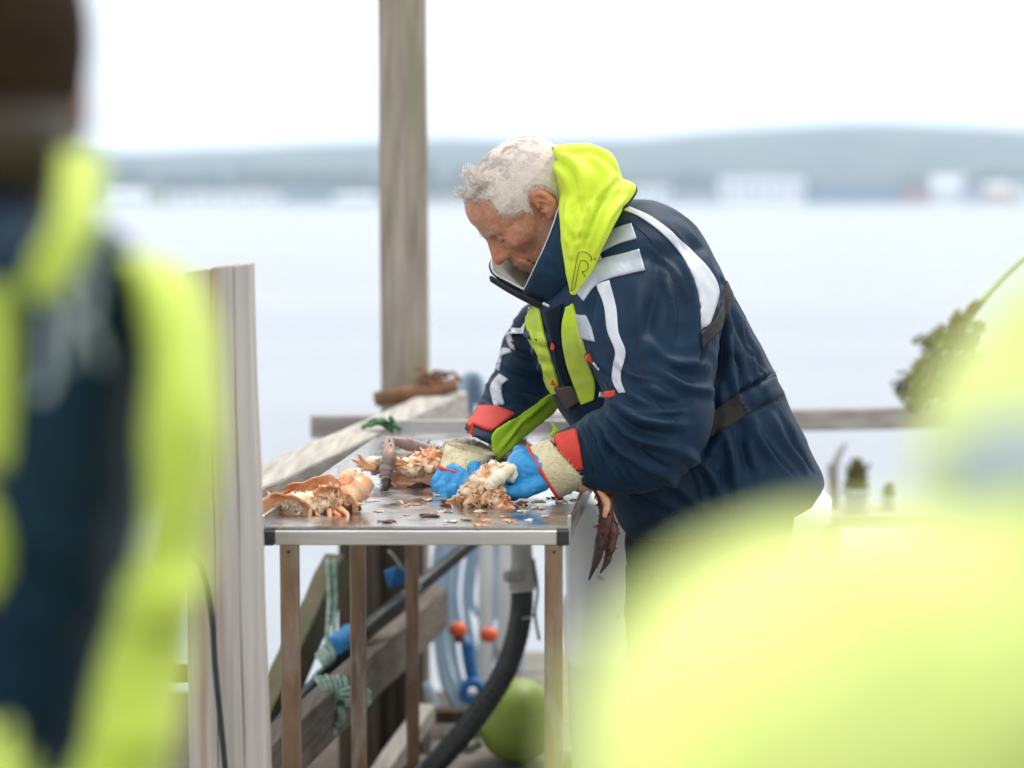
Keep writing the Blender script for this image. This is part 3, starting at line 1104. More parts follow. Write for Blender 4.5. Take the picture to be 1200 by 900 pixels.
# ------------------------------------------------------------------ far end of the dock at the right
ped = empty('low_bench', P(1010, 640, 6.6), 'low pale bench behind the far rail carrying buckets', 'bench')
m = MB()
bz = P(1000, 602, 6.7).z
beam(m, (P(960, 600, 6.7).x, 6.75, bz - .02), (P(1200, 600, 6.7).x, 6.75, bz - .02), 0.3, 0.04)
m.build('board', M['wood_x'], ped, bevel=.003)
for px in (975, 1185):
    m = MB()
    x_ = P(px, 600, 6.7).x
    beam(m, (x_, 6.75, bz - .04), (x_, 6.75, WATER_Z - .3), 0.07, 0.07, up=(0, 1, 0))
    m.build('leg', M['wood_v'], ped, bevel=.003)


def bucket(px, w, h, d, label, matl='pvc'):
    c = P(px, 602, d)
    c.z = bz
    root = empty('bucket', c, label, 'bucket', 'buckets on the low bench')
    m = MB()
    rr = [(w * .42, 0), (w * .5, h * .9), (w * .54, h * .92), (w * .54, h), (w * .47, h), (w * .4, h * .25)]
    loft(m, [[(c.x + r * math.cos(t), c.y + r * math.sin(t), c.z + z) for t in [2 * math.pi * k / 24 for k in range(24)]] for r, z in rr])
    m.build('pail', M[matl], root, smooth=True)
    m = MB()
    tube(m, [c + Vector((-w * .53, 0, h * .9)), c + Vector((-w * .45, -w * .4, h * .65)), c + Vector((0, -w * .6, h * .5)), c + Vector((w * .45, -w * .4, h * .65)), c + Vector((w * .53, 0, h * .9))], 0.003, 6, 20)
    m.build('handle', M['metal'], root, smooth=True)
    return c


M['net'] = mat('olive brown net', (0.10, 0.085, 0.03), 0.9, color2=(0.16, 0.15, 0.035), scale=20, bump=0.6, bscale=60)
M['net_green'] = mat('green net twine', (0.17, 0.22, 0.05), 0.9, color2=(0.24, 0.17, 0.08), scale=14, bump=0.6, bscale=60)
c = bucket(1003, 0.085, 0.085, 6.7, 'white bucket on the bench topped by a dark pointed heap of net')
rn = random.Random(8)


def twine_heap(c, rx, rz, n, seed, taper=0.9, r=0.004):
    rr = random.Random(seed)
    m = MB()
    for k in range(n):
        if rr.random() < .25:
            t = rr.uniform(0, 6.28)
            p0 = c + Vector((rx * .3 * math.cos(t), rx * .3 * math.sin(t), 0))
            p1 = c + Vector((rx * 1.1 * math.cos(t), rx * math.sin(t), rz * rr.uniform(.3, 1)))
            tube(m, [p0, (p0 + p1) / 2 + Vector((0, 0, rz * .2)), p1], [r, r * .9, r * .4], 5, 8)
            continue
        pts = []
        t0 = rr.uniform(0, 6.28)
        z0 = rr.random() ** 1.4
        for q in range(5):
            z = min(1, max(0, z0 + rr.uniform(-.12, .12)))
            ra = rx * (1 - taper * z) * rr.uniform(.75, 1.05)
            t = t0 + q * rr.uniform(.3, .7)
            pts.append(c + Vector((ra * math.cos(t), ra * math.sin(t) * .8, z * rz)))
        tube(m, pts, r, 5, 14)
    return m


thing('net_heap', twine_heap(c + Vector((0, 0, .07)), .045, .12, 120, 1, .65), M['net'], 'pointed heap of olive brown net rising from the white bucket', 'net', smooth=True)
c = bucket(1042, 0.05, 0.05, 6.75, 'small pale bucket right of the one with the pointed net heap')
thing('net_heap', twine_heap(c + Vector((0, 0, .045)), .024, .05, 60, 2, .5, .003), M['net_green'], 'small green net heap in the smaller bucket', 'net', smooth=True)
m = MB()
q = P(978, 600, 6.8)
beam(m, (q.x, 6.8, bz), (q.x - .01, 6.8, bz + .16), .035, .03, up=(0, 1, 0), nseg=3, jit=.002)
tube(m, [(q.x - .005, 6.79, bz + .155), (q.x + .012, 6.79, bz + .2), (q.x + .035, 6.79, bz + .235)], [.014, .012, .006], 8, 8)
thing('mooring_cleat', m, M['grey_pipe'], 'small grey upright fitting on the bench left of the buckets', 'fitting', .002)

# net bundle on the far rail with a rope going up
nb = empty('net_bundle', P(1100, 470, 6.15), 'green brown bundle of fishing net on the far rail at the right', 'net')
rr = random.Random(12)
clumps = [(1074, 458, .030), (1094, 452, .042), (1116, 456, .040), (1136, 458, .036), (1084, 430, .026), (1106, 424, .036), (1128, 430, .034), (1098, 398, .020), (1116, 398, .028), (1136, 406, .022), (1124, 376, .020), (1140, 362, .013), (1150, 384, .014)]
for ci, (px, py, w0) in enumerate(clumps):
    m = MB()
    c0 = P(px, py, 6.13 + rr.uniform(-.03, .03))
    ex, ez, sh = rr.uniform(.8, 1.9), rr.uniform(.6, 1.5), rr.uniform(-.6, 1.0)
    for k in range(15):
        ph = rr.uniform(0, 6.28)
        pts = []
        for q in range(5):
            ph += rr.uniform(.3, 1.2)
            w = w0 * rr.choice((.3, .6, .9, 1.2, 1.7)) * rr.uniform(.7, 1.2)
            dz = w * ez * math.sin(ph)
            pts.append(c0 + Vector((w * ex * math.cos(ph) + sh * dz, w * .8 * rr.uniform(-1, 1), dz)))
        tube(m, pts, rr.uniform(.003, .008), 5, 13)
    m.build('net', M['net' if ci % 3 == 0 else 'net_green'], nb, smooth=True)
for (px, py) in ((1098, 412), (1106, 424), (1118, 404), (1092, 440), (1108, 444), (1126, 390)):
    m = MB()
    c = P(px, py, 6.085)
    tube(m, [c + Vector((-.012, 0, -.01)), c + Vector((.012, 0, .012))], [.013, .013], 10)
    m.build('cork_float', M['beige'], nb, bevel=.003)
m = MB()
tube(m, [P(1130, 385, 6.13), P(1150, 357, 6.15), P(1172, 332, 6.18), P(1200, 305, 6.2), P(1300, 215, 6.3), P(1400, 130, 6.4)], [.011, .009, .0065, .0065, .0065, .0065], 8, 40)
m.build('rope', M['rope_lime'], nb, smooth=True)
m = MB()
beam(m, (P(1398, 470, 6.4).x, 6.45, P(1398, 60, 6.4).z), (P(1398, 470, 6.4).x, 6.45, WATER_Z - .3), .11, .11, up=(0, 1, 0), nseg=10, jit=.003, seed=77)
thing('wooden_post', m, M['wood_post'], 'timber post off to the right that the net rope is tied to', 'post', .006)

# ================================================================== the working man
man = empty('person', (0.33, 4.02, 0.0), 'man in navy jacket with yellow hood and blue gloves bending over the steel table', 'person')


def fold_pass(me, folds, bvh, base_noise=0.004, noise_scale=(9, 9, 9), seed=0.0):
    """press creases into a cloth surface: folds are (pixel path, height, half width)"""
    v, n = get_vn(me)
    d = np.zeros(len(v))
    for path, amp, wid in folds:
        pts = []
        for q in catmull(path, 4 * len(path)):
            hit = bvh.ray_cast(*ray(q[0], q[1]))
            if hit[0] is not None: pts.append(hit[0])
        if len(pts) < 2: continue
        A = np.array([tuple(p) for p in pts])
        best = np.full(len(v), 9.0)
        tt = np.zeros(len(v))
        for i in range(len(A) - 1):
            ba = A[i + 1] - A[i]
            t = np.clip(((v - A[i]) @ ba) / max(ba @ ba, 1e-9), 0, 1)
            dist = np.linalg.norm(v - A[i] - t[:, None] * ba, axis=1)
            upd = dist < best
            best[upd] = dist[upd]
            tt[upd] = (i + t[upd]) / (len(A) - 1)
        env = np.clip(np.sin(np.pi * np.clip(tt * .92 + .04, 0, 1)), 0, 1) ** .6
        x = best / wid
        d += amp * env * (.55 * np.exp(-x * x) + .45 * np.exp(-1.6 * x) - 0.45 * np.exp(-(x - 1.7) ** 2))
    p = v * np.array(noise_scale) + seed
    w = p + 1.2 * np.stack([pnoise(p * .6 + 3), pnoise(p * .6 + 9), pnoise(p * .6 + 21)], 1)
    r = 1 - np.abs(pnoise(w)) * 2.2
    d += base_noise * (r - .55) + base_noise * .5 * pnoise(p * 2.3)
    set_v(me, v + n * d[:, None])


def strip(name, ea, eb, bvh, m, parent, n=56, k=9, off=0.0024, th=0.0022, Yg=3.95, ref=None):
    """a band lying on a surface, between two edges given as pixel paths"""
    A, B = catmull(ea, n), catmull(eb, n)
    top, bot = [], []
    lastY = None
    for i in range(n):
        for j in range(k):
            t = j / (k - 1)
            q = A[i] * (1 - t) + B[i] * t
            o, d = ray(q[0], q[1])
            h = bvh.ray_cast(o, d)
            if h[0] is None:
                g = P(q[0], q[1], lastY if lastY is not None else Yg)
                h = bvh.find_nearest(g)
                pt, nn = h[0], h[1]
            else:
                pt, nn = h[0], h[1]
            if ref is not None:
                h2 = ref.ray_cast(o, d)
                if h2[0] is not None and -.06 < h2[0].y - pt.y < 0: pt, nn = h2[0], h2[1]
            if nn.dot(d) > 0: nn = -nn
            lastY = pt.y
            top.append(pt + nn * off)
            bot.append(pt + nn * (off - th))
    # smooth lightly so the tape bridges tiny creases
    T = np.array([tuple(p) for p in top]).reshape(n, k, 3)
    for _ in range(1):
        T[1:-1] = .5 * T[1:-1] + .25 * (T[:-2] + T[2:])
    V = np.concatenate([T.reshape(-1, 3) , np.array([tuple(p) for p in bot])])
    fs = []
    N2 = n * k
    for i in range(n - 1):
        for j in range(k - 1):
            a = i * k + j
            fs.append((a, a + 1, a + k + 1, a + k))
            fs.append((N2 + a, N2 + a + k, N2 + a + k + 1, N2 + a + 1))
    rim = [i * k for i in range(n)] + [(n - 1) * k + j for j in range(1, k)] + [i * k + k - 1 for i in range(n - 2, -1, -1)] + [j for j in range(k - 2, 0, -1)]
    for i in range(len(rim)):
        a, b = rim[i], rim[(i + 1) % len(rim)]
        fs.append((a, b, b + N2, a + N2))
    me = mesh(V, fs)
    bm = bmesh.new()
    bm.from_mesh(me)
    bmesh.ops.recalc_face_normals(bm, faces=bm.faces)
    bm.to_mesh(me)
    bm.free()
    o = link(name, me, m, parent)
    for i in range(len(me.polygons) - len(rim), len(me.polygons)):
        me.polygons[i].use_smooth = False
    return o


# --- jacket: body and sleeves in one skin
jb = MB()
section_loft(jb, [(662, 318, 722, 236, 4.03, .075), (636, 345, 766, 236, 4.03, .15), (617, 370, 812, 262, 4.03, .195), (624, 410, 846, 322, 4.02, .195),
                  (640, 450, 880, 386, 4.02, .18), (660, 486, 907, 438, 4.02, .175), (690, 525, 932, 492, 4.03, .185), (708, 570, 951, 535, 4.03, .195), (722, 606, 963, 563, 4.03, .20), (734, 626, 948, 586, 4.03, .195)], 40, 40, 2.5)
section_loft(jb, [(712, 284, 792, 262, 4.00, .05), (688, 306, 832, 306, 3.91, .078), (674, 344, 845, 356, 3.865, .088), (678, 392, 842, 404, 3.825, .090), (698, 440, 836, 452, 3.785, .086),
                  (708, 468, 832, 505, 3.755, .084), (706, 478, 800, 560, 3.75, .078), (692, 484, 742, 578, 3.775, .070), (676, 496, 700, 576, 3.80, .062), (660, 505, 682, 568, 3.815, .055), (650, 509, 668, 562, 3.82, .05)], 44, 32, 2.3)
section_loft(jb, [(655, 345, 720, 350, 4.14, .07), (614, 360, 700, 392, 4.22, .085), (593, 394, 676, 430, 4.28, .085), (580, 430, 656, 462, 4.27, .078), (566, 462, 636, 490, 4.20, .07), (553, 486, 608, 508, 4.10, .06),
                  (542, 503, 588, 524, 4.02, .052)], 34, 28, 2.3)
TORSO_V, TORSO_F = list(jb.v[:40 * 40]), [f for f in jb.f if max(f) < 40 * 40]
jm = remesh(jb, 0.0058, 6)
jbv = bvh_of(jm)
torso_bvh = BVHTree.FromPolygons(TORSO_V, TORSO_F)
FOLDS = [
    # near sleeve: inner elbow and forearm creases
    ([(716, 470), (750, 492), (800, 498)], .013, .013), ([(712, 486), (744, 512), (790, 526)], .012, .012), ([(700, 496), (730, 528), (770, 556)], .011, .011),
    ([(690, 492), (704, 520), (722, 562)], .009, .009), ([(678, 500), (692, 530), (703, 565)], .006, .008), ([(770, 430), (800, 452), (835, 458)], .010, .014),
    ([(742, 452), (772, 470), (806, 472)], -.009, .012), ([(760, 400), (786, 424), (830, 428)], .007, .014), ([(690, 372), (700, 420), (716, 456)], .007, .014),
    ([(770, 300), (768, 350), (752, 400)], -.008, .018), ([(800, 300), (815, 360), (812, 420)], .009, .018), ([(745, 330), (748, 380), (762, 430)], .006, .016),
    ([(700, 330), (692, 360), (690, 400)], -.006, .012), ([(845, 330), (846, 390), (838, 460)], -.016, .012), ([(838, 460), (836, 500), (820, 540)], -.014, .012),
    # body: waist creases over and under the belt
    ([(852, 400), (856, 440), (862, 468)], .010, .012), ([(868, 420), (872, 446), (872, 470)], -.008, .010), ([(880, 400), (886, 440), (905, 470)], .007, .012), ([(845, 500), (858, 540), (862, 580)], .010, .014),
    ([(866, 492), (872, 530), (880, 556)], -.010, .012), ([(880, 488), (892, 520), (905, 540)], .009, .014), ([(800, 530), (830, 552), (850, 590)], .010, .014), ([(770, 550), (800, 575), (830, 604)], .009, .014),
    ([(905, 486), (920, 520), (945, 550)], .007, .014), ([(860, 466), (895, 446), (918, 436)], -.009, .008), ([(868, 486), (905, 468), (930, 460)], -.006, .008), ([(740, 575), (770, 595), (800, 612)], -.008, .012),
    ([(800, 262), (826, 300), (848, 350)], .006, .02), ([(850, 350), (870, 392), (895, 430)], -.006, .018),
    # far sleeve
    ([(600, 372), (622, 392), (650, 400)], .009, .012), ([(590, 404), (618, 418), (646, 424)], -.010, .012), ([(584, 424), (606, 436), (640, 446)], .011, .012), ([(578, 440), (598, 452), (630, 462)], -.009, .011),
    ([(572, 452), (590, 462), (618, 470)], .009, .010), ([(566, 466), (584, 472), (602, 476)], -.006, .009), ([(628, 380), (634, 420), (648, 456)], -.010, .012),
]
FOLDS += [([(724, 500), (750, 530), (782, 548)], -.007, .006), ([(735, 478), (765, 484), (800, 482)], .007, .007), ([(706, 505), (722, 536), (745, 566)], -.006, .005), ([(820, 360), (826, 400), (818, 440)], -.006, .006),
          ([(780, 330), (790, 372), (784, 410)], .006, .007), ([(720, 420), (740, 440), (770, 446)], .006, .006), ([(868, 380), (880, 410), (898, 440)], .005, .007), ([(855, 405), (868, 430), (866, 460)], -.007, .006),
          ([(846, 510), (850, 545), (842, 585)], -.007, .006), ([(885, 500), (905, 528), (930, 556)], -.006, .006), ([(915, 480), (934, 520), (955, 552)], .005, .006), ([(810, 545), (822, 570), (826, 600)], .007, .006),
          ([(780, 262), (800, 290), (812, 330)], -.004, .008), ([(760, 290), (790, 316), (806, 350)], .004, .008), ([(690, 400), (702, 430), (722, 450)], -.005, .006)]
FOLDS = [(a, b * 1.45, c * .8) for a, b, c in FOLDS]
fold_pass(jm, FOLDS, jbv, .0052, (9, 9, 9), 1.7)
jacket = link('jacket', jm, M['navy'], man)
jbv = bvh_of(jm)

# --- trims on the jacket
S = lambda nm, a, b, m, **k: strip(nm, a, b, jbv, M[m], jacket, **k)
S('reflective_band', [(691, 300), (704, 279), (722, 268), (740, 262)], [(694, 306), (705, 296), (725, 286), (746, 280)], 'silver')
S('reflective_band', [(672, 339), (684, 318), (706, 304), (728, 298), (749, 292)], [(684, 353), (697, 336), (714, 327), (734, 322), (756, 317)], 'silver')
S('reflective_stripe', [(690, 303), (693, 312)], [(702, 296), (706, 304)], 'white_tape', n=8)
S('reflective_stripe', [(699, 334), (708, 360), (712, 388), (721, 412), (718, 432), (718, 448), (726, 461)], [(714, 329), (722, 360), (725, 390), (733, 412), (729, 432), (728, 446), (733, 460)], 'white_tape')
S('reflective_band', [(673, 368), (677, 382), (682, 397)], [(687, 370), (693, 383), (697, 401)], 'silver', n=12)
S('reflective_stripe', [(730, 247), (750, 255), (776, 274), (796, 296), (810, 320), (819, 348), (822, 386)], [(738, 243), (764, 255), (790, 275), (812, 296), (832, 317), (842, 342), (832, 380)], 'white_tape', k=7)
S('reflective_stripe', [(606, 350), (596, 364), (591, 384), (598, 408)], [(612, 353), (601, 366), (598, 384), (604, 411)], 'white_tape', n=16)
S('reflective_stripe', [(598, 409), (586, 408), (580, 416), (578, 430)], [(600, 413), (590, 416), (587, 424), (586, 435)], 'white_tape', n=14)
S('reflective_stripe', [(586, 438), (577, 448), (575, 458), (579, 477)], [(596, 445), (588, 452), (588, 460), (591, 474)], 'white_tape', n=16)
strip('yellow_panel', [(618, 359), (619, 392), (632, 420), (640, 448), (648, 462)], [(632, 360), (638, 390), (648, 426), (654, 446), (656, 460)], torso_bvh, M['hivis_dirty'], jacket, off=.004, th=.004, ref=jbv)
strip('yellow_panel', [(664, 360), (659, 386), (664, 424), (676, 458), (682, 474)], [(672, 356), (678, 380), (690, 424), (698, 448), (697, 468)], torso_bvh, M['hivis_dirty'], jacket, off=.004, th=.004, ref=jbv)
S('red_cuff_tape', [(551, 480), (545, 490), (548, 497), (574, 505)][:1] + [(566, 477), (584, 478), (603, 486)], [(544, 494), (556, 499), (568, 504), (576, 506)], 'red', n=18, off=.005, th=.004)
S('red_cuff_tape', [(676, 503), (680, 522), (684, 549)], [(651, 511), (655, 530), (660, 554)], 'red', n=16, off=.005, th=.004)
belt = strip('waist_belt', [(880, 484), (850, 502), (820, 518), (785, 536), (745, 551), (722, 556)], [(864, 461), (832, 484), (802, 504), (770, 520), (735, 532), (712, 540)], torso_bvh, M['strap'], jacket, k=9, off=.006, th=.006, ref=jbv)
S('back_strap', [(850, 330), (844, 360), (834, 378), (820, 390)], [(857, 345), (853, 368), (842, 388), (822, 409)], 'strap', n=20, off=.005, th=.004)
S('pocket_flap', [(860, 463), (888, 447), (911, 434)], [(874, 487), (900, 470), (926, 456)], 'navy', n=16, off=.006, th=.005)
m = MB()
bc = P(665, 466, 3.92)
hit = jbv.ray_cast(*ray(666, 464))
if hit[0] is not None: bc = hit[0] + Vector((0, -.008, 0))
bv = [P(648, 455, bc.y), P(672, 450, bc.y), P(682, 470, bc.y), P(664, 481, bc.y)]
m.add([p + Vector((0, -.012, 0)) for p in bv] + [p + Vector((0, .03, 0)) for p in bv], BOXF)
m.build('belt_buckle', M['buckle'], jacket, bevel=.004)


def blob_at(px, py, sx, sz, rot, name, m, off=.004):
    h = jbv.ray_cast(*ray(px, py))
    c = (h[0] if h[0] is not None else P(px, py, 3.95)) + Vector((0, -off, 0))
    mb = MB()
    box(mb, (0, 0, 0), (sx, .008, sz))
    mb.v = [c + Matrix.Rotation(rot, 3, 'Y') @ v for v in mb.v]
    return mb.build(name, M[m], jacket, bevel=.002)


blob_at(648, 405, .008, .017, .2, 'zip_tab', 'red')
blob_at(649, 448, .012, .012, .3, 'zip_tab', 'red')
blob_at(692, 420, .018, .014, .5, 'zip_tab', 'red')
blob_at(699, 429, .007, .02, -.7, 'zip_pull', 'metal')
blob_at(714, 461, .022, .012, -.15, 'zip_tab', 'red', .012)
blob_at(705, 462, .012, .012, .2, 'zip_pull', 'metal', .012)
S('zip_line', [(636, 366), (647, 400), (655, 440), (660, 452)], [(639, 366), (650, 400), (658, 440), (663, 452)], 'strap', n=24, k=3)
S('front_placket', [(640, 366), (646, 392), (654, 430), (662, 452)], [(660, 356), (657, 386), (662, 424), (672, 450)], 'navy_dark', n=40, k=7, off=.0034, th=.003)

def seam(path, parent, bvh, r=.0009, n=40):
    q = []
    for p in catmull(path, n):
        h = bvh.ray_cast(*ray(p[0], p[1]))
        if h[0] is not None and (not q or (h[0] - q[-1]).length < .05): q.append(h[0] + h[1] * .0004)
    if len(q) > 3:
        mb = MB()
        tube(mb, q, r, 4, len(q))
        mb.build('seam', M['strap'], parent, smooth=True)


for path in ([(770, 262), (806, 300), (836, 350), (846, 400), (842, 450)], [(848, 352), (880, 356), (872, 378)], [(858, 500), (862, 540), (856, 590)], [(872, 484), (905, 472), (936, 462)], [(740, 618), (800, 604), (880, 592), (950, 574)],
             [(744, 380), (752, 430), (770, 470), (800, 500)], [(683, 500), (690, 530), (699, 566)], [(738, 258), (770, 290), (790, 330)]):
    seam(path, jacket, jbv)
# lime lining hanging out of the far sleeve
m = MB()
section_loft(m, [(650, 458, 657, 474, 4.12, .006), (636, 466, 646, 488, 4.10, .006), (612, 484, 624, 506, 4.05, .007), (592, 496, 606, 522, 4.0, .008), (577, 508, 590, 536, 3.98, .008), (576, 526, 582, 541, 3.98, .005)], 22, 20, 4.0)
lm = remesh(m, .004, 2)
fold_pass(lm, [([(642, 470), (612, 496), (585, 528)], .006, .005), ([(620, 488), (606, 506), (596, 520)], -.005, .004)], bvh_of(lm), .002, (22, 22, 22))
link('sleeve_lining', lm, M['lime'], jacket)
m = MB()
section_loft(m, [(612, 497, 624, 500, 3.99, .004), (616, 488, 628, 496, 3.985, .006), (612, 480, 618, 484, 3.985, .003)], 8, 10)
tm_ = m
tm_.v = [v + (P(652, 506, 3.84) - P(620, 492, 3.985)) for v in tm_.v]
tm_.build('lime_tab', M['lime'], jacket, smooth=True)

# --- trousers and boots
tb = MB()
section_loft(tb, [(735, 598, 935, 570, 4.03, .165), (733, 625, 925, 625, 4.03, .165), (738, 690, 905, 700, 4.03, .16), (745, 730, 890, 740, 4.03, .13)], 14, 32, 2.4)
for yy in (3.93, 4.14):
    dx = -6 if yy < 4 else 10
    section_loft(tb, [(738 + dx, 660, 880 + dx, 665, yy, .095), (740 + dx, 760, 866 + dx, 765, yy, .085), (748 + dx, 880, 856 + dx, 884, yy, .075), (752 + dx, 1000, 858 + dx, 1004, yy, .07), (758 + dx, 1075, 858 + dx, 1078, yy, .07)], 24, 24, 2.2)
tm = remesh(tb, .011, 5)
fold_pass(tm, [([(742, 640), (780, 660), (830, 668)], .01, .014), ([(745, 800), (790, 815), (850, 806)], .01, .014)], bvh_of(tm), .006, (7, 7, 7), 3)
link('trousers', tm, M['navy_dark'], man)
M['boot'] = mat('dark rubber boot', (0.03, 0.035, 0.03), 0.45, color2=(0.05, 0.05, 0.045), scale=15)
for yy in (3.93, 4.14):
    dx = -6 if yy < 4 else 10
    a = P(808 + dx, 1060, yy)

    def boot(p, a=a):
        d = s_cone(p, (a.x, a.y, .3), (a.x, a.y, .09), .062, .05)
        d = smin(d, s_cone(p, (a.x + .03, a.y, .055), (a.x - .14, a.y - .01, .045), .05, .042), .04)
        d = np.maximum(d, -(p[:, 2] - 0.006))
        return d
    bo = sdf_mesh(boot, (a.x - .26, a.y - .12, 0), (a.x + .14, a.y + .12, .38), .012)
    link('boot', bo, M['boot'], man)

# --- head ---------------------------------------------------------------
def head_sdf(p):
    q = p.copy()
    q[:, 1] = np.abs(q[:, 1])                                  # both sides alike
    d = s_ell(q, (-.010, 0, .034), (.098, .077, .085))         # skull
    d = smin(d, s_ell(q, (.046, 0, .048), (.056, .060, .052)), .03)   # forehead
    d = smin(d, s_ell(q, (.040, 0, -.03), (.055, .056, .080)), .03)   # face
    d = smin(d, s_cone(q, (-.008, .052, -.052), (.058, .020, -.100), .016, .016), .03)  # jaw
    d = smin(d, s_ell(q, (.073, 0, -.103), (.021, .024, .017)), .018)   # chin
    d = smin(d, s_ell(q, (.056, .044, -.020), (.024, .020, .019)), .02)  # cheekbone
    d = smin(d, s_cone(q, (.094, .006, .022), (.078, .044, .018), .0095, .008), .012)  # brow
    d = smax(d, -s_ell(q, (.096, .031, .0015), (.015, .017, .0105)), .010)   # eye socket
    d = smin(d, s_ell(q, (.0775, .031, .0), (.0135, .0145, .0125)), .004)    # eyeball and lid
    d = smax(d, -s_cone(q, (.092, .020, -.0062), (.084, .046, -.0052), .0012, .0010), .0015)  # lid line
    d = smin(d, s_cone(q, (.094, 0, .016), (.114, 0, -.026), .0075, .0105), .010)     # nose ridge
    d = smin(d, s_ell(q, (.114, 0, -.031), (.012, .0125, .0105)), .006)
    d = smin(d, s_ell(q, (.101, .0125, -.034), (.011, .0075, .008)), .005)            # nostril wing
    d = smin(d, s_ell(q, (.088, 0, -.022), (.018, .015, .024)), .008)
    d = smax(d, -s_ell(q, (.106, .0068, -.0455), (.0060, .0034, .0045)), .002)
    d = smin(d, s_ell(q, (.073, 0, -.064), (.028, .034, .028)), .015)                 # mouth mound
    d = smin(d, s_cone(q, (.0985, 0, -.0610), (.084, .021, -.0655), .0052, .003), .005)
    d = smin(d, s_cone(q, (.0960, 0, -.0735), (.084, .019, -.0695), .0060, .003), .005)
    d = smax(d, -s_cone(q, (.1035, 0, -.0672), (.086, .020, -.0685), .0016, .0008), .002)  # mouth line
    d = smax(d, -s_cone(q, (.0935, .0245, -.042), (.080, .034, -.066), .0014, .0016), .007)  # cheek fold
    for zz in (.044, .055, .066):                               # forehead lines
        d = smax(d, -s_cone(q, (.1045 - (zz - .044) * .35, 0, zz), (.088 - (zz - .044) * .4, .038, zz - .002), .0016, .0010), .004)
    for dz, ln in ((.006, .018), (.0, .020), (-.007, .017)):    # crow's feet and the bag under the eye
        d = smax(d, -s_cone(q, (.072, .0475, -.001 + dz * .4), (.072 - ln, .060, -.002 + dz * 1.6), .0013, .0008), .003)
        d = smax(d, -s_cone(q, (.076, .030, -.070), (.070, .034, -.092), .0014, .0010), .005)
    # ear
    e = s_ell(q, (-.016, .080, -.004), (.0175, .0085, .029))
    e = smin(e, s_ell(q, (-.008, .077, -.028), (.009, .006, .010)), .005)
    e = smax(e, -s_ell(q, (-.012, .0885, .001), (.0105, .009, .018)), .003)
    e = smin(e, s_cone(q, (-.008, .082, .010), (-.021, .082, -.010), .0028, .0024), .003)
    e = smax(e, -s_ell(q, (-.004, .084, -.006), (.0045, .007, .006)), .002)
    d = smin(d, e, .006)
    # neck and the trunk below it
    d = smin(d, s_cone(q, (-.030, 0, -.060), (-.085, 0, -.165), .056, .060), .03)
    return d


HS = 1.09
PITCH_H, ROLL_H, YAW_H = R(46), R(8), R(4)
# local head frame: +x face, +y his left, +z crown; he faces -x of the world, his left is towards the camera
base = Matrix(((-1, 0, 0), (0, -1, 0), (0, 0, 1)))
HROT = Matrix.Rotation(YAW_H, 3, 'Z') @ Matrix.Rotation(-PITCH_H, 3, 'Y') @ Matrix.Rotation(ROLL_H, 3, 'X') @ base
HC = P(621, 238, 4.0)


def h2w(V):
    V = np.asarray(V) * HS
    Rm = np.array([list(r) for r in HROT])
    return V @ Rm.T + np.array(HC)


hm = sdf_mesh(head_sdf, (-.17, -.11, -.24), (.15, .11, .145), .0027)
hv, hn = get_vn(hm)


def g(c, r):
    return np.exp(-((np.linalg.norm((hv - np.array(c)) * np.array((1, 1, 1)), axis=1) / r) ** 2))


av = np.abs(hv[:, 1])
hva = np.stack([hv[:, 0], av, hv[:, 2]], 1)


def ga(c, r):
    return np.exp(-(np.linalg.norm(hva - np.array(c), axis=1) / r) ** 2)


skin = np.tile(np.array((.64, .325, .195)), (len(hv), 1))
red = np.clip(.9 * ga((.112, 0, -.03), .02) + .8 * ga((.066, .042, -.03), .032) + .9 * ga((-.016, .085, 0), .03) + .35 * ga((.09, 0, .05), .05), 0, 1)
skin = skin * (1 - red[:, None]) + np.array((.62, .235, .135)) * red[:, None]
lip = np.clip(ga((.097, .005, -.067), .011) + ga((.09, .016, -.067), .009), 0, 1)
skin = skin * (1 - .6 * lip[:, None]) + np.array((.36, .12, .09)) * .6 * lip[:, None]
stub = np.clip(ga((.03, .05, -.085), .045) + ga((.08, 0, -.10), .035) + .7 * ga((.0, .06, -.05), .03), 0, 1) * .35
skin = skin * (1 - stub[:, None]) + np.array((.45, .36, .31)) * stub[:, None]
skin *= (.86 * (1 + .30 * fbm(hv * 60, 3) + .10 * pnoise(hv * 300)))[:, None]
set_v(hm, h2w(hv))
vcol(hm, np.clip(skin, 0, 1))
hm.flip_normals() if np.mean((get_vn(hm)[1] * (get_vn(hm)[0] - np.array(HC))).sum(1)) < 0 else None
head = link('body', hm, M['skin'], man)
tag(head, 'ruddy face looking down, with ear and neck')

# --- hair: a short cap of strands, curled at the brow
rh = np.random.RandomState(4)
hb_ = BVHTree.FromPolygons([Vector(v) for v in hv], [tuple(p.vertices) for p in hm.polygons])


HLZ = [.015, .020, .039, .055, .0686, .080, .095, .120, .2]
HLX = [.024, .040, .058, .056, .052, .062, .076, .090, .1]


def hairline(v):
    """> 0 where hair grows, in head coordinates"""
    x, y, z = v
    e = math.hypot((x + .016) / .023, (z + .004) / .034)
    if e < 1.08 and abs(y) > .06: return -1
    if z >= .015:
        return min(np.interp(z, HLZ, HLX) - x + .35 * max(0, .035 - abs(y)) * (1 if z > .07 else 0), .03)
    if x > .022: return -1
    if x > -.004: return z + .012 * (1 - (x + .004) / .026) - .004 if abs(y) > .05 else -1
    return z - (-.012 + min(0, x + .02) * .75)


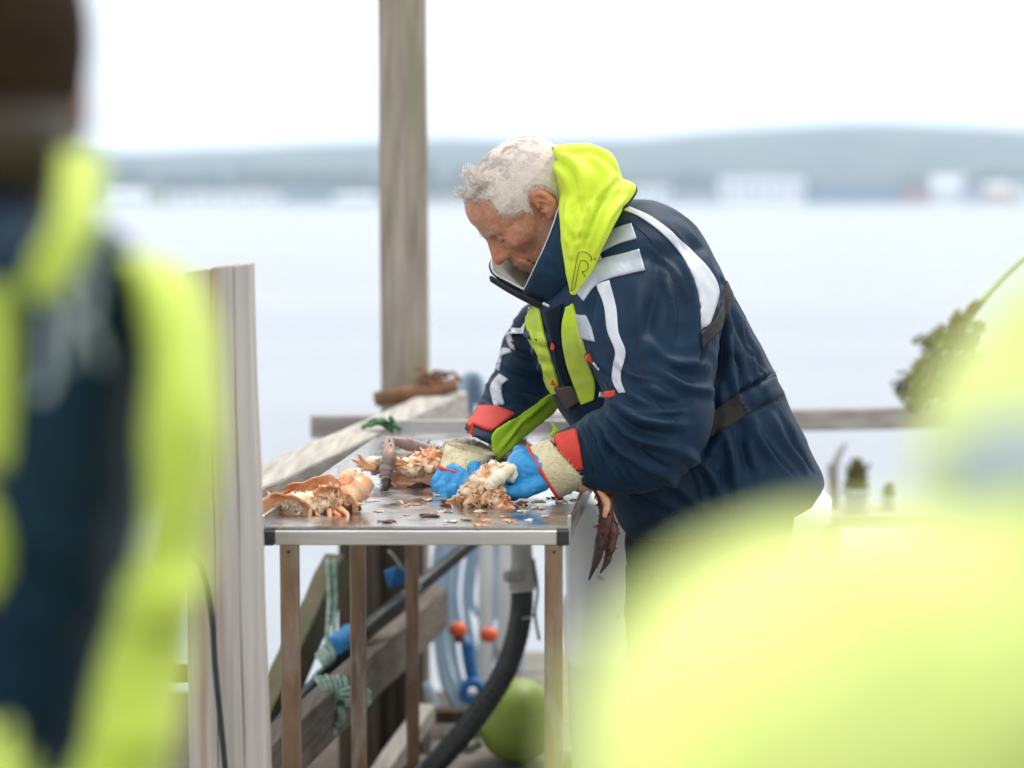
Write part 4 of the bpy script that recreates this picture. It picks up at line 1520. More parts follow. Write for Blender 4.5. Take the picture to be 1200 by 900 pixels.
hairs = MB()
roots = []
while len(roots) < 13000:                                    # scatter over the skull
    d = rh.normal(size=3)
    d /= np.linalg.norm(d)
    h = hb_.ray_cast(Vector((-.005, 0, .035)) + Vector(d) * .3, -Vector(d))
    if h[0] is None: continue
    v, n = h[0], h[1]
    hl = hairline(v)
    if hl < 0 or (hl < .012 and rh.rand() > .35 + hl / .012): continue
    if n.dot(Vector(d)) < 0: n = -n
    roots.append((v, n))
RV = np.array([tuple(r[0]) for r in roots])
FL = np.stack([pnoise(RV * 60), pnoise(RV * 60 + 31), pnoise(RV * 60 + 57)], 1)
LK = pnoise(RV * 48 + 90)
hv_, hf_ = [], []
ring3 = [(math.cos(t), math.sin(t)) for t in (0, 2.094, 4.189)]
for (v, n), fl_, lock in zip(roots, FL, LK):
    flow = Vector(fl_)
    front = min(1, max(0, (v.x - .012) / .05)) * min(1, max(0, (v.z - .050) / .04))
    topk = min(1, max(0, (v.z - .040) / .05))
    ln = (.010 + .015 * topk + .016 * front * rh.uniform(.3, 1.4)) * rh.uniform(.7, 1.2)
    # combed forwards on top, down at the sides; a smooth flow gathers neighbours into locks
    comb = Vector((.8, 0, .15)) if topk > .3 else Vector((.45, 0, -.75))
    if front > .25: comb = Vector((.5, 0, .55))
    if v.x < -.05: comb = Vector((-.1, 0, -1))
    comb = comb + flow * (.9 + 3.0 * topk) + Vector(rh.normal(size=3)) * .10
    comb = (comb - n * comb.dot(n)).normalized()
    curl = (.2 + 1.7 * topk + .8 * front) * (1 + 1.1 * lock) * (1 if front < .25 else (-.7 if lock > .1 else 1.2))
    lift = .30 + .30 * topk + .35 * front + 1.2 * lock * topk
    p = v - n * .001
    dirv = (comb + n * max(lift, .05)).normalized()
    axis = comb.cross(n).normalized()
    r0 = .00030 + .00016 * rh.rand()
    side = axis
    nseg = 6 if topk > .2 else 4
    base_i = len(hv_)
    for s_ in range(nseg):
        rr_ = r0 * (1.0 if s_ < nseg - 2 else (.75 if s_ == nseg - 2 else .3))
        up_ = dirv.cross(side)
        for c_, q_ in ring3:
            hv_.append(p + side * (c_ * rr_) + up_ * (q_ * rr_))
        p = p + dirv * (ln / (nseg - 1))
        dirv = (Matrix.Rotation(-curl * .34, 3, axis) @ dirv + flow * .22 * topk).normalized() if topk > .2 else (dirv - n * .06).normalized()
    for s_ in range(nseg - 1):
        for q_ in range(3):
            a_, b_ = base_i + s_ * 3 + q_, base_i + s_ * 3 + (q_ + 1) % 3
            hf_.append((a_, b_, b_ + 3, a_ + 3))
hairs.add(hv_, hf_)
hv2 = h2w(np.array([tuple(v) for v in hairs.v]))
hairs.v = [Vector(v) for v in hv2]
hair = hairs.build('hair', M['hair'], man, smooth=True)
# close-cropped layer below the strands
cap_v, cap_f, cmap = [], [], {}
hl_all = np.array([hairline(v) for v in hv])
cap_n = pnoise(hv * 90)
for pl in hm.polygons:
    if min(hl_all[i] for i in pl.vertices) > 0.002:
        f = []
        for i in pl.vertices:
            if i not in cmap:
                cmap[i] = len(cap_v)
                out = Vector(hv[i]) - Vector((-.005, 0, .03))
                thick = min(.0011, .0004 + hl_all[i] * .08) + .0003 * cap_n[i]
                cap_v.append(Vector(hv[i]) + out.normalized() * thick)
            f.append(cmap[i])
        cap_f.append(tuple(f))
M['hair_base'] = mat('cropped grey hair', (0.74, 0.64, 0.57), 0.8, color2=(0.64, 0.54, 0.47), scale=90, detail=6, bump=0.5, bscale=320)
cm = mesh(h2w(np.array([tuple(v) for v in cap_v])), cap_f)
link('cropped_hair', cm, M['hair_base'], hair)
# eyebrows
for s in (-1, 1):
    eb = MB()
    for k in range(46):
        t = rh.rand()
        o = Vector((.13, s * (.010 + .036 * t), .021 + .004 * math.sin(t * 3) + rh.normal() * .0022))
        h = hb_.ray_cast(o, Vector((-1, s * .25 * t, 0)).normalized())
        if h[0] is None: continue
        p = h[0]
        dv = Vector((.35, s * .8, .15)) + Vector(rh.normal(size=3)) * .25
        dv.normalize()
        tube(eb, [p, p + dv * .004 + Vector((.002, 0, 0)), p + dv * .009], [.00035, .0003, .00015], 3, 4)
    eb.v = [Vector(v) for v in h2w(np.array([tuple(v) for v in eb.v]))]
    eb.build('eyebrow', M['hair'], hair, smooth=True)
    q = []
    for k in range(11):
        t = -1 + 2 * k / 10
        q.append(Vector((.0775 + math.sqrt(max(1e-6, .0143 ** 2 - (.0125 * t) ** 2 - .0058 ** 2)), s * (.031 + .0135 * t), -.0058 + .002 * t * t)))
    lash = MB()
    tube(lash, q, .0007, 5, 20)
    lash.v = [Vector(v) for v in h2w(np.array([tuple(v) for v in lash.v]))]
    lash.build('eyelash', M['hair_dark'], head, smooth=True)

# --- collar standing round the jaw: navy outside, grey fleece inside
rim = [(668, 220, 4.02), (657, 238, 3.925), (649, 262, 3.885), (638, 290, 3.875), (629, 309, 3.88), (621, 326, 3.895), (613, 342, 3.93)]
basep = [(700, 262, 4.02), (700, 278, 3.90), (696, 300, 3.86), (690, 322, 3.86), (678, 340, 3.875), (660, 354, 3.90), (642, 362, 3.94)]
rimf = [(613, 342, 3.93), (594, 332, 3.96), (577, 322, 4.0), (573, 309, 4.06), (584, 298, 4.11), (604, 292, 4.14), (630, 280, 4.15), (656, 240, 4.12), (668, 220, 4.02)]
basef = [(642, 362, 3.94), (630, 358, 3.98), (618, 350, 4.03), (612, 342, 4.10), (622, 335, 4.16), (640, 325, 4.19), (670, 310, 4.19), (694, 280, 4.14), (700, 262, 4.02)]


def ribbon(rimp, bp, m, name, parent, th=.006, n=40, k=7, flip=1, bulge=.008):
    A, B = catmull(rimp, n), catmull(bp, n)
    cen = Vector(P(645, 300, 4.02))
    g1, g2 = [], []
    for i in range(n):
        a, b = P(*A[i]), P(*B[i])
        for j in range(k):
            t = j / (k - 1)
            p = a.lerp(b, t)
            out = p - cen
            out.normalize()
            p = p + out * bulge * math.sin(math.pi * t) + out * .012 * math.sin(math.pi * t) * float(pnoise(np.array([[i * .28, j * .45, 3.0]]))[0])
            g1.append(p)
            g2.append(p - out * th)
    fs = []
    N2 = n * k
    for i in range(n - 1):
        for j in range(k - 1):
            q = i * k + j
            fs.append((q, q + 1, q + k + 1, q + k))
            fs.append((N2 + q, N2 + q + k, N2 + q + k + 1, N2 + q + 1))
    rm = [i * k for i in range(n)] + [(n - 1) * k + j for j in range(1, k)] + [i * k + k - 1 for i in range(n - 2, -1, -1)] + [j for j in range(k - 2, 0, -1)]
    for i in range(len(rm)):
        a, b = rm[i], rm[(i + 1) % len(rm)]
        fs.append((a, b, b + N2, a + N2))
    me = mesh(g1 + g2, fs)
    bm = bmesh.new()
    bm.from_mesh(me)
    bmesh.ops.recalc_face_normals(bm, faces=bm.faces)
    bm.to_mesh(me)
    bm.free()
    return link(name, me, m, parent), [g2[i * k] for i in range(n)], g2, k, n


col1, rimline1, in1, kk, nn = ribbon(rim, basep, M['navy'], 'collar', jacket)
col2, rimline2, in2, _, _ = ribbon(rimf, basef, M['navy_dark'], 'collar', jacket, bulge=.004)
for gin, rl, par in ((in1, rimline1, col1), (in2, rimline2, col2)):
    cen = Vector(P(645, 300, 4.02))
    vs = [p - (p - cen).normalized() * .0025 for p in gin]
    fs = [(i * kk + j, i * kk + j + 1, (i + 1) * kk + j + 1, (i + 1) * kk + j) for i in range(nn - 1) for j in range(kk - 1)]
    link('collar_lining', mesh(vs, fs), M['lining'], par)
    m = MB()
    tube(m, [p + Vector((0, 0, .001)) for p in rl], .0026, 6, 60)
    m.build('collar_binding', M['edge'], par, smooth=True)
# zip along the open collar edge
m = MB()
zp = catmull([(575, 325, 3.99), (594, 337, 3.955), (614, 347, 3.925), (636, 358, 3.915), (648, 372, 3.91)], 26)
tube(m, [P(*q) for q in zp], .0042, 8, 60)
zo = m.build('zip', M['strap'], jacket, smooth=True)
m = MB()
for i, q in enumerate(catmull([(575, 328, 3.985), (594, 340, 3.95), (614, 351, 3.92), (636, 362, 3.91)], 40)):
    box(m, P(*q), (.0022, .004, .0075), 0.3)
m.build('zip_teeth', M['strap'], zo)
blob_at(640, 357, .016, .006, .5, 'zip_pull', 'metal', .01)

# --- rolled yellow hood on the nape and shoulders
hd = MB()
section_loft(hd, [(641, 172, 690, 168, 4.05, .08), (634, 184, 716, 180, 4.05, .125), (644, 204, 727, 204, 4.03, .15), (652, 228, 732, 228, 4.02, .155), (656, 258, 722, 254, 4.02, .15), (664, 290, 704, 282, 4.02, .10)], 22, 36, 2.5)
section_loft(hd, [(656, 222, 742, 222, 3.96, .06), (655, 250, 730, 246, 3.885, .045), (658, 285, 714, 276, 3.855, .035), (662, 318, 700, 305, 3.85, .026), (667, 345, 689, 350, 3.858, .014)], 22, 24, 2.3)
section_loft(hd, [(656, 222, 742, 222, 4.10, .06), (655, 250, 730, 246, 4.165, .045), (654, 285, 714, 276, 4.195, .035), (646, 318, 690, 310, 4.20, .026), (642, 338, 664, 345, 4.19, .014)], 22, 24, 2.3)
hdm = remesh(hd, .005, 5)
fold_pass(hdm, [([(640, 180), (668, 200), (676, 230)], -0.0150, 0.0090), ([(650, 176), (700, 178), (724, 200)], 0.0090, 0.0075), ([(668, 250), (680, 236), (684, 252)], -0.0090, 0.0075), ([(724, 212), (700, 240), (682, 290)], -0.0150, 0.0060),
                ([(716, 216), (690, 250), (672, 300)], 0.0105, 0.0075), ([(740, 222), (714, 256), (696, 300)], 0.0105, 0.0060), ([(665, 235), (664, 268), (668, 300)], 0.0090, 0.0067), ([(690, 180), (710, 205), (702, 235)], 0.0090, 0.0105),
                ([(660, 262), (672, 280), (690, 276)], -0.0075, 0.0060)], bvh_of(hdm), .0035, (11, 11, 11), 5)
hood = link('hood', hdm, M['hivis'], man)
hbv = bvh_of(hdm)
strip('hood_reflector', [(632, 178), (637, 171), (643, 167)], [(640, 184), (645, 177), (652, 172)], hbv, M['silver'], hood, n=12)
# flap edge lying over the shoulder, with dark binding
m = MB()
fl_e = [(722, 206, 3.93), (745, 217, 3.935), (738, 234, 3.90), (722, 250, 3.875), (706, 276, 3.845), (696, 302, 3.832)]
fl_i = [(706, 214, 3.90), (716, 224, 3.89), (708, 240, 3.87), (698, 256, 3.85), (690, 280, 3.835), (684, 300, 3.828)]
A_, B_ = catmull(fl_e, 26), catmull(fl_i, 26)
va = [P(*q) for q in A_] + [P(*q) for q in B_]
va2 = [v + Vector((0, .006, -.003)) for v in va]
fs = []
for i in range(25):
    fs += [(i, i + 1, 26 + i + 1, 26 + i), (52 + i, 52 + 26 + i, 52 + 27 + i, 53 + i), (i, 52 + i, 53 + i, i + 1)]
m.add(va + va2, fs)
m.build('hood_flap', M['hivis'], hood, smooth=True)
m = MB()
tube(m, [P(*q) + Vector((0, .002, -.004)) for q in A_], .0028, 6, 50)
m.build('flap_binding', M['strap'], hood, smooth=True)


def outline(pts, r, name, m, parent, bvh, n=40):
    q = []
    for p in catmull(pts, n):
        h = bvh.ray_cast(*ray(p[0], p[1]))
        if h[0] is not None: q.append(h[0] + Vector((0, -.001, 0)))
    if len(q) > 3:
        mb = MB()
        tube(mb, q, r, 5, len(q))
        return mb.build(name, M[m], parent, smooth=True)


outline([(669, 341), (671, 330), (674, 314), (677, 300), (679, 296), (684, 295), (690, 298), (693, 302), (693, 306)], .00055, 'logo_outline', 'strap', hood, hbv, 60)
outline([(669, 341), (673, 338), (675, 330), (678, 314), (680, 306)], .00055, 'logo_outline', 'strap', hood, hbv, 40)
outline([(680, 306), (685, 305), (689, 309), (689, 315), (685, 318), (682, 318)], .00055, 'logo_outline', 'strap', hood, hbv, 40)
outline([(682, 318), (684, 321), (686, 325)], .00055, 'logo_outline', 'strap', hood, hbv, 12)

# --- gloves -------------------------------------------------------------
def glove(side, fn, lo, hi, label):
    me = sdf_mesh(fn, lo, hi, .0026)
    v, n = get_vn(me)
    set_v(me, v + n * (.0013 * fbm(v * 70, 2) - .0011 * np.clip(1 - 5 * np.abs(pnoise(v * np.array((38, 38, 60)) + 4)), 0, 1))[:, None])
    o = link('glove', me, M['glove'], man)
    tag(o, label)
    return o


A = lambda px, py, Y: np.array(P(px, py, Y))


def near_hand(p):
    d = s_cone(p, A(648, 548, 3.80), A(618, 552, 3.785), .036, .038)
    d = smin(d, s_cone(p, A(622, 548, 3.81), A(612, 545, 3.80), .034, .030), .02)
    f = None
    fingers = [  # knuckle, middle joint, tip
        ((613, 538, 3.832), (600, 548, 3.836), (592, 566, 3.83), .0135),
        ((612, 545, 3.812), (597, 556, 3.812), (589, 574, 3.808), .0140),
        ((613, 555, 3.790), (599, 564, 3.786), (593, 578, 3.786), .0140),
        ((617, 564, 3.770), (606, 573, 3.762), (602, 581, 3.766), .0130)]
    for a, b, c, r in fingers:
        q = smin(s_cone(p, A(*a), A(*b), r * 1.12, r), s_cone(p, A(*b), A(*c), r, r * .88), .004)
        f = q if f is None else smin(f, q, .0022)
    d = smin(d, f, .010)
    t = smin(s_cone(p, A(634, 566, 3.765), A(614, 575, 3.745), .0175, .0155), s_cone(p, A(614, 575, 3.745), A(592, 577, 3.748), .0155, .0125), .004)
    d = smin(d, t, .0045)
    d = smin(d, s_cone(p, A(620, 534, 3.83), A(608, 529, 3.835), .017, .013), .008)
    return d


def far_hand(p):
    d = s_cone(p, A(546, 548, 3.925), A(534, 560, 3.90), .030, .033)
    f = None
    fingers = [
        ((522, 552, 3.915), (512, 566, 3.895), (517, 581, 3.872), .0140),
        ((530, 556, 3.890), (519, 572, 3.868), (523, 585, 3.852), .0145),
        ((541, 560, 3.875), (531, 575, 3.848), (535, 583, 3.842), .0140),
        ((551, 560, 3.868), (546, 572, 3.846), (548, 580, 3.846), .0125)]
    for a, b, c, r in fingers:
        q = smin(s_cone(p, A(*a), A(*b), r * 1.12, r), s_cone(p, A(*b), A(*c), r, r * .9), .004)
        f = q if f is None else smin(f, q, .002)
    d = smin(d, f, .007)
    t = smin(s_cone(p, A(556, 548, 3.87), A(560, 562, 3.845), .015, .0135), s_cone(p, A(560, 562, 3.845), A(552, 572, 3.832), .0135, .011), .004)
    return smin(d, t, .0045)


lo1, hi1 = A(575, 600, 3.7), A(670, 505, 3.9)
gl1 = glove('n', near_hand, (P(575, 600, 3.75).x, 3.68, P(600, 600, 3.75).z - .01), (P(668, 600, 3.85).x, 3.90, P(600, 500, 3.85).z), 'blue rubber glove on the hand nearer the camera')
gl2 = glove('f', far_hand, (P(495, 600, 3.85).x, 3.78, P(600, 605, 3.8).z), (P(585, 600, 3.95).x, 4.01, P(600, 505, 3.95).z), 'blue rubber glove on the farther hand')


def cuff(parent, e0, e1, Y0, Y1, h0, h1, seed):
    """fuzzy gauntlet: edges (px a, px b) at the hand and at the sleeve"""
    rr = np.random.RandomState(seed)
    m = MB()
    s = catmull([e0 + (Y0, h0), tuple((np.array(e0) * .5 + np.array(e1) * .5) * 1.0) + ((Y0 + Y1) / 2, (h0 + h1) / 2 * 1.04), e1 + (Y1, h1)], 12)
    outer, inner = [], []
    for i, r in enumerate(s):
        a, b = P(r[0], r[1], r[4]), P(r[2], r[3], r[4])
        c, e = (a + b) / 2, (a - b) / 2
        ro, ri = [], []
        for j in range(40):
            t = 2 * math.pi * j / 40
            w = 1 + .035 * math.sin(3 * t + seed) * i / 11 + .012 * rr.normal()
            q = e * math.cos(t) * w + Vector((0, r[5] * w, 0)) * math.sin(t)
            ro.append(c + q)
            ri.append(c + q * .93)
        outer.append(ro)
        inner.append(ri)
    loft(m, outer + inner[::-1][:8])
    o = m.build('cuff', M['cuff'], parent, smooth=True)
    # frayed edge
    fz = MB()
    axis = (P(s[-1][0], s[-1][1], Y1) + P(s[-1][2], s[-1][3], Y1)) / 2 - (P(s[0][0], s[0][1], Y0) + P(s[0][2], s[0][3], Y0)) / 2
    axis.normalize()
    for k in range(520):
        row = outer[11] if k % 3 else outer[rr.randint(4, 11)]
        p = row[rr.randint(40)] + Vector(rr.normal(size=3)) * .0012
        cc = sum(row, Vector()) / 40
        dv = (axis * rr.uniform(.1, 1) + (p - cc).normalized() * rr.uniform(.2, .9) + Vector(rr.normal(size=3)) * .35).normalized()
        tube(fz, [p, p + dv * .003, p + dv * .0055 + Vector(rr.normal(size=3)) * .001], [.00045, .0004, .0002], 3, 3)
    fz.build('frayed_edge', M['cuff'], o, smooth=True)
    # red binding at the hand end
    m = MB()
    tube(m, [p + (p - sum(outer[0], Vector()) / 40) * .02 for p in outer[0][::4]], .0032, 8, 80, closed=True)
    m.build('red_binding', M['red'], parent, smooth=True)


cuff(gl1, (619, 524, 655, 584), (644, 515, 692, 566), 3.80, 3.815, .046, .060, 1)
cuff(gl2, (515, 546, 562, 556), (523, 519, 580, 532), 3.915, 3.965, .044, .052, 2)

# ================================================================== king crab on the table
def bowl(center, rx, ry, rz, rot, u0, u1, vmax, seed, spines=0, th=.004, rim=.12, parent=None, outm='shell_out', inm='shell_in', nu=34, nv=12):
    """a broken piece of shell: dark outside with spines, orange inside"""
    rr = np.random.RandomState(seed)
    Rm = Matrix.Rotation(rot[2], 3, 'Z') @ Matrix.Rotation(rot[1], 3, 'Y') @ Matrix.Rotation(rot[0], 3, 'X')
    G = np.zeros((nu, nv, 3))
    jag = rr.normal(size=nu) * rim * .4
    jag = .5 * jag + .25 * (np.roll(jag, 1) + np.roll(jag, -1))
    for i in range(nu):
        u = u0 + (u1 - u0) * i / (nu - 1)
        for j in range(nv):
            v = (vmax + jag[i]) * j / (nv - 1)
            G[i, j] = (rx * math.sin(v) * math.cos(u), ry * math.sin(v) * math.sin(u), -rz * math.cos(v))
    flat = G.reshape(-1, 3)
    k = 1 + .16 * fbm(flat * 28 + seed, 3)
    O = flat * k[:, None]
    I = flat * (k - th / max(rx, .01))[:, None] * .97

    def put(a):
        return [Vector(center) + Rm @ Vector(q) for q in a]
    Ov, Iv = put(O), put(I)
    fo, fi = [], []
    for i in range(nu - 1):
        for j in range(nv - 1):
            a = i * nv + j
            fo.append((a, a + 1, a + nv + 1, a + nv))
            fi.append((a, a + nv, a + nv + 1, a + 1))
    mo = MB().add(Ov, fo)
    for _ in range(spines):
        a = rr.randint(len(Ov))
        p = Ov[a]
        d = (p - Vector(center)).normalized()
        L = rr.uniform(.006, .014)
        tube(mo, [p - d * .003, p + d * L * .5, p + d * L], [.0035, .0022, .0003], 5, 4)
    mo.build('shell', M[outm], parent, smooth=True)
    n = len(Iv)
    edge = []
    for i in range(nu - 1):
        a, b = i * nv + nv - 1, (i + 1) * nv + nv - 1
        edge.append((a, b, b + n, a + n))
    MB().add(Iv + Ov, fi + edge).build('inner_shell', M[inm], parent, smooth=True)


def meat(center, ext, n, seed, m, parent, size=.007, name='crab_meat', rotz=0.0):
    """a heap of torn flakes"""
    rr = np.random.RandomState(seed)

    def scatter(mb, num, lo, hi, shape, jit, sc):
        for _ in range(num):
            d = rr.normal(size=3)
            d /= np.linalg.norm(d)
            rad = lo + (hi - lo) * rr.rand()
            c = Vector((d[0] * ext[0] * rad, d[1] * ext[1] * rad, abs(d[2]) * ext[2] * rad))
            c.rotate(Matrix.Rotation(rotz, 3, 'Z'))
            c += Vector(center)
            s = size * sc * rr.uniform(.5, 1.3)
            e = Vector([rr.uniform(*q) for q in shape]) * s
            q = Matrix.Rotation(rr.uniform(0, 6.28), 3, 'Z') @ Matrix.Rotation(rr.normal() * .8, 3, 'Y') @ Matrix.Rotation(rr.uniform(0, 6.28), 3, 'X')
            mb.add([c + q @ Vector((v.x * e.x, v.y * e.y, v.z * e.z)) * rr.uniform(1 - jit, 1 + jit) for v in ICO1[0]], ICO1[1])
    core = MB()
    scatter(core, max(10, n // 5), 0, .95, ((.9, 1.7), (.7, 1.1), (.6, 1.0)), .1, 1.5)
    me = remesh(core, .0026, 1)
    v, nn = get_vn(me)
    st = v * np.array((150, 150, 150))
    rg = 1 - 2.4 * np.abs(pnoise(st)) + .8 * pnoise(st * 2.1)
    set_v(me, v + nn * (.0022 * rg)[:, None])
    o = link(name, me, M[m], parent)
    sh = MB()
    scatter(sh, int(n * .6), .75, 1.08, ((.8, 2.6), (.4, 1.0), (.08, .25)), .4, .9)
    sh.build('flakes', M[m], o, smooth=False)
    return o


def crab_leg(pts, rads, m, parent, name='leg', spines=10, seed=0, sides=9):
    rr = np.random.RandomState(seed)
    mb = MB()
    s = catmull([tuple(p) + (r,) for p, r in zip(pts, rads)], 6 * len(pts))
    P3 = [Vector(q[:3]) for q in s]
    tube(mb, P3, [q[3] * (1 + .03 * rr.normal() + .05 * math.sin(k * .9 + seed)) for k, q in enumerate(s)], sides, len(P3) * 2)
    for _ in range(spines):
        i = rr.randint(len(P3) - 1)
        t = (P3[i + 1] - P3[i]).normalized()
        d = Vector(rr.normal(size=3))
        d = (d - t * d.dot(t)).normalized()
        p = P3[i] + d * s[i][3] * .8
        L = rr.uniform(.5, 1.1) * s[i][3] * .8
        tube(mb, [p, p + d * L * .6 + t * L * .2, p + d * L + t * L * .4], [s[i][3] * .22, s[i][3] * .13, .0003], 5, 4)
    return mb.build(name, M[m], parent, smooth=True)


# left piece at the front corner
c1 = empty('crab_shell', PZ(365, 612, TZ), 'opened orange crab carapace with white meat at the front left table corner', 'crab')
bowl(P(330, 602, 3.60), .056, .042, .036, (R(58), R(6), R(-12)), R(-20), R(300), R(98), 1, 4, parent=c1, rim=.9, outm='shell_in')
bowl(P(380, 604, 3.655), .062, .044, .030, (R(20), R(-8), R(10)), 0, 2 * math.pi, R(96), 2, 44, parent=c1, rim=.9)
bowl(P(366, 573, 3.76), .062, .026, .044, (R(66), R(-16), 0), 0, 2 * math.pi, R(84), 3, 8, parent=c1, rim=.9, outm='shell_in')
bowl(P(392, 592, 3.63), .046, .036, .026, (R(80), R(24), 0), 0, R(260), R(80), 13, 6, parent=c1, rim=1.2, outm='shell_in')
bowl(P(345, 588, 3.70), .030, .02, .03, (R(70), R(40), 0), 0, R(220), R(80), 14, 0, parent=c1, rim=1.2, outm='shell_in')
meat(P(352, 596, 3.65), (.058, .030, .030), 330, 1, 'meat_white', c1, .0055)
meat(P(390, 594, 3.655), (.036, .026, .032), 150, 2, 'meat', c1, .0065, 'torn_membrane')
crab_leg([P(398, 590, 3.66), P(412, 580, 3.68), P(430, 562, 3.70)], [.020, .026, .021], 'shell_in', c1, 'leg_joint', 22, 3)
crab_leg([P(402, 568, 3.70), P(408, 558, 3.71), P(416, 552, 3.72)], [.012, .014, .006], 'shell_in', c1, 'leg_joint', 8, 4)
crab_leg([P(420, 592, 3.66), P(408, 597, 3.65), P(396, 602, 3.64)], [.012, .012, .010], 'shell_out', c1, 'leg_joint', 12, 9)
for k, (x0, y0, x1, y1) in enumerate(((392, 600, 404, 617), (386, 598, 380, 618), (398, 596, 408, 608))):
    crab_leg([P(x0, y0, 3.63), P((x0 + x1) / 2 + 3, (y0 + y1) / 2, 3.61), P(x1, y1, 3.60)], [.006, .005, .003], 'shell_in', c1, 'feeler', 3, 10 + k, 6)

# middle piece further back
c2 = empty('crab_shell', PZ(470, 572, TZ), 'broken crab body with grey legs left of the blue gloves', 'crab')
bowl(P(490, 558, 4.02), .074, .050, .042, (R(26), 0, R(8)), 0, 2 * math.pi, R(100), 5, 80, parent=c2, rim=.9)
bowl(P(500, 536, 4.06), .055, .02, .05, (R(64), R(-10), 0), 0, 2 * math.pi, R(76), 15, 10, parent=c2, rim=1.0, outm='shell_in')
bowl(P(470, 548, 3.98), .03, .02, .03, (R(76), R(30), 0), 0, R(240), R(80), 16, 4, parent=c2, rim=1.2, outm='shell_in')
meat(P(488, 552, 3.99), (.056, .028, .026), 170, 5, 'meat', c2, .008)
meat(P(446, 551, 4.02), (.034, .026, .026), 110, 6, 'meat_white', c2, .007)
meat(P(506, 540, 4.0), (.036, .02, .02), 70, 7, 'shell_in', c2, .009, 'torn_membrane')
crab_leg([P(455, 515, 4.06), P(456, 532, 3.97), P(453, 548, 3.95), P(452, 564, 3.94)], [.010, .014, .013, .011], 'leg_grey', c2, 'leg', 8, 5)
crab_leg([P(453, 562, 3.94), P(452, 570, 3.93), P(444, 580, 3.92)], [.010, .008, .002], 'claw', c2, 'claw', 2, 6)
crab_leg([P(456, 516, 4.10), P(476, 520, 4.11), P(500, 527, 4.11), P(524, 534, 4.1)], [.009, .014, .015, .012], 'leg_grey', c2, 'leg', 14, 7)
crab_leg([P(520, 526, 4.12), P(540, 522, 4.12), P(560, 524, 4.12), P(590, 540, 4.12)], [.012, .014, .013, .008], 'leg_grey', c2, 'leg', 14, 17)
for k, (x1, y1) in enumerate(((412, 538), (420, 532), (424, 552), (418, 546))):
    crab_leg([P(440, 550, 4.0), P((430 + x1) / 2, (546 + y1) / 2, 4.0), P(x1, y1, 3.99)], [.006, .005, .002], 'shell_in', c2, 'feeler', 2, 20 + k, 6)

# the piece in his hands
c3 = empty('crab_shell', PZ(566, 602, TZ), 'crab piece full of pale meat that the man holds down with both gloves', 'crab')
bowl(P(550, 592, 3.735), .050, .040, .026, (R(14), R(8), 0), 0, 2 * math.pi, R(96), 8, 50, parent=c3, rim=.9)
bowl(P(594, 595, 3.735), .040, .034, .022, (R(14), R(-10), 0), 0, 2 * math.pi, R(96), 9, 34, parent=c3, rim=.9)
bowl(P(556, 578, 3.72), .03, .022, .03, (R(80), R(-30), 0), 0, R(250), R(80), 18, 2, parent=c3, rim=1.2, outm='shell_in')
bowl(P(584, 584, 3.715), .028, .02, .024, (R(84), R(36), 0), 0, R(230), R(80), 19, 2, parent=c3, rim=1.2, outm='shell_in')
meat(P(566, 590, 3.735), (.046, .030, .056), 460, 8, 'meat', c3, .0065)
meat(P(588, 556, 3.76), (.022, .02, .022), 60, 9, 'meat_white', c3, .009)
meat(P(575, 560, 3.75), (.028, .02, .026), 90, 10, 'meat', c3, .008)
crab_leg([P(570, 572, 3.72), P(584, 560, 3.72), P(600, 548, 3.74)], [.012, .014, .009], 'meat_white', c3, 'leg_meat', 0, 12)
meat(P(590, 598, 3.71), (.03, .016, .01), 50, 11, 'shell_in', c3, .006, 'torn_membrane')

# behind the gloves and under the forearm
c4 = empty('crab_shell', PZ(640, 560, TZ), 'dull brown crab legs lying behind the gloves', 'crab')
crab_leg([P(575, 512, 4.35), P(592, 524, 4.3), P(606, 520, 4.28), P(622, 530, 4.25)], [.016, .022, .02, .014], 'leg_grey', c4, 'leg', 20, 31)
crab_leg([P(588, 545, 4.2), P(606, 538, 4.2), P(630, 545, 4.18)], [.014, .02, .014], 'shell_out', c4, 'leg', 20, 32)

# legs dangling over the table edge
c5 = empty('crab_remains', P(705, 600, 3.84), 'dark spiny crab legs hanging over the right table edge, black claw tips down', 'crab')
crab_leg([P(676, 570, 3.80), P(692, 566, 3.81), P(706, 572, 3.80)], [.013, .015, .013], 'shell_in', c5, 'leg', 8, 41)
crab_leg([P(696, 564, 3.82), P(708, 580, 3.79), P(710, 606, 3.785), P(704, 632, 3.785)], [.012, .016, .015, .011], 'shell_out', c5, 'leg', 34, 42)
crab_leg([P(704, 630, 3.785), P(700, 652, 3.785), P(690, 680, 3.785)], [.011, .009, .0015], 'claw', c5, 'claw', 6, 43)
crab_leg([P(710, 596, 3.81), P(717, 622, 3.81), P(714, 646, 3.81)], [.011, .013, .010], 'shell_out', c5, 'leg', 26, 44)
crab_leg([P(714, 644, 3.81), P(711, 658, 3.81), P(703, 672, 3.81)], [.009, .007, .0015], 'claw', c5, 'claw', 5, 45)
crab_leg([P(702, 574, 3.775), P(711, 590, 3.77), P(708, 606, 3.77)], [.006, .008, .004], 'shell_in', c5, 'leg', 6, 46)

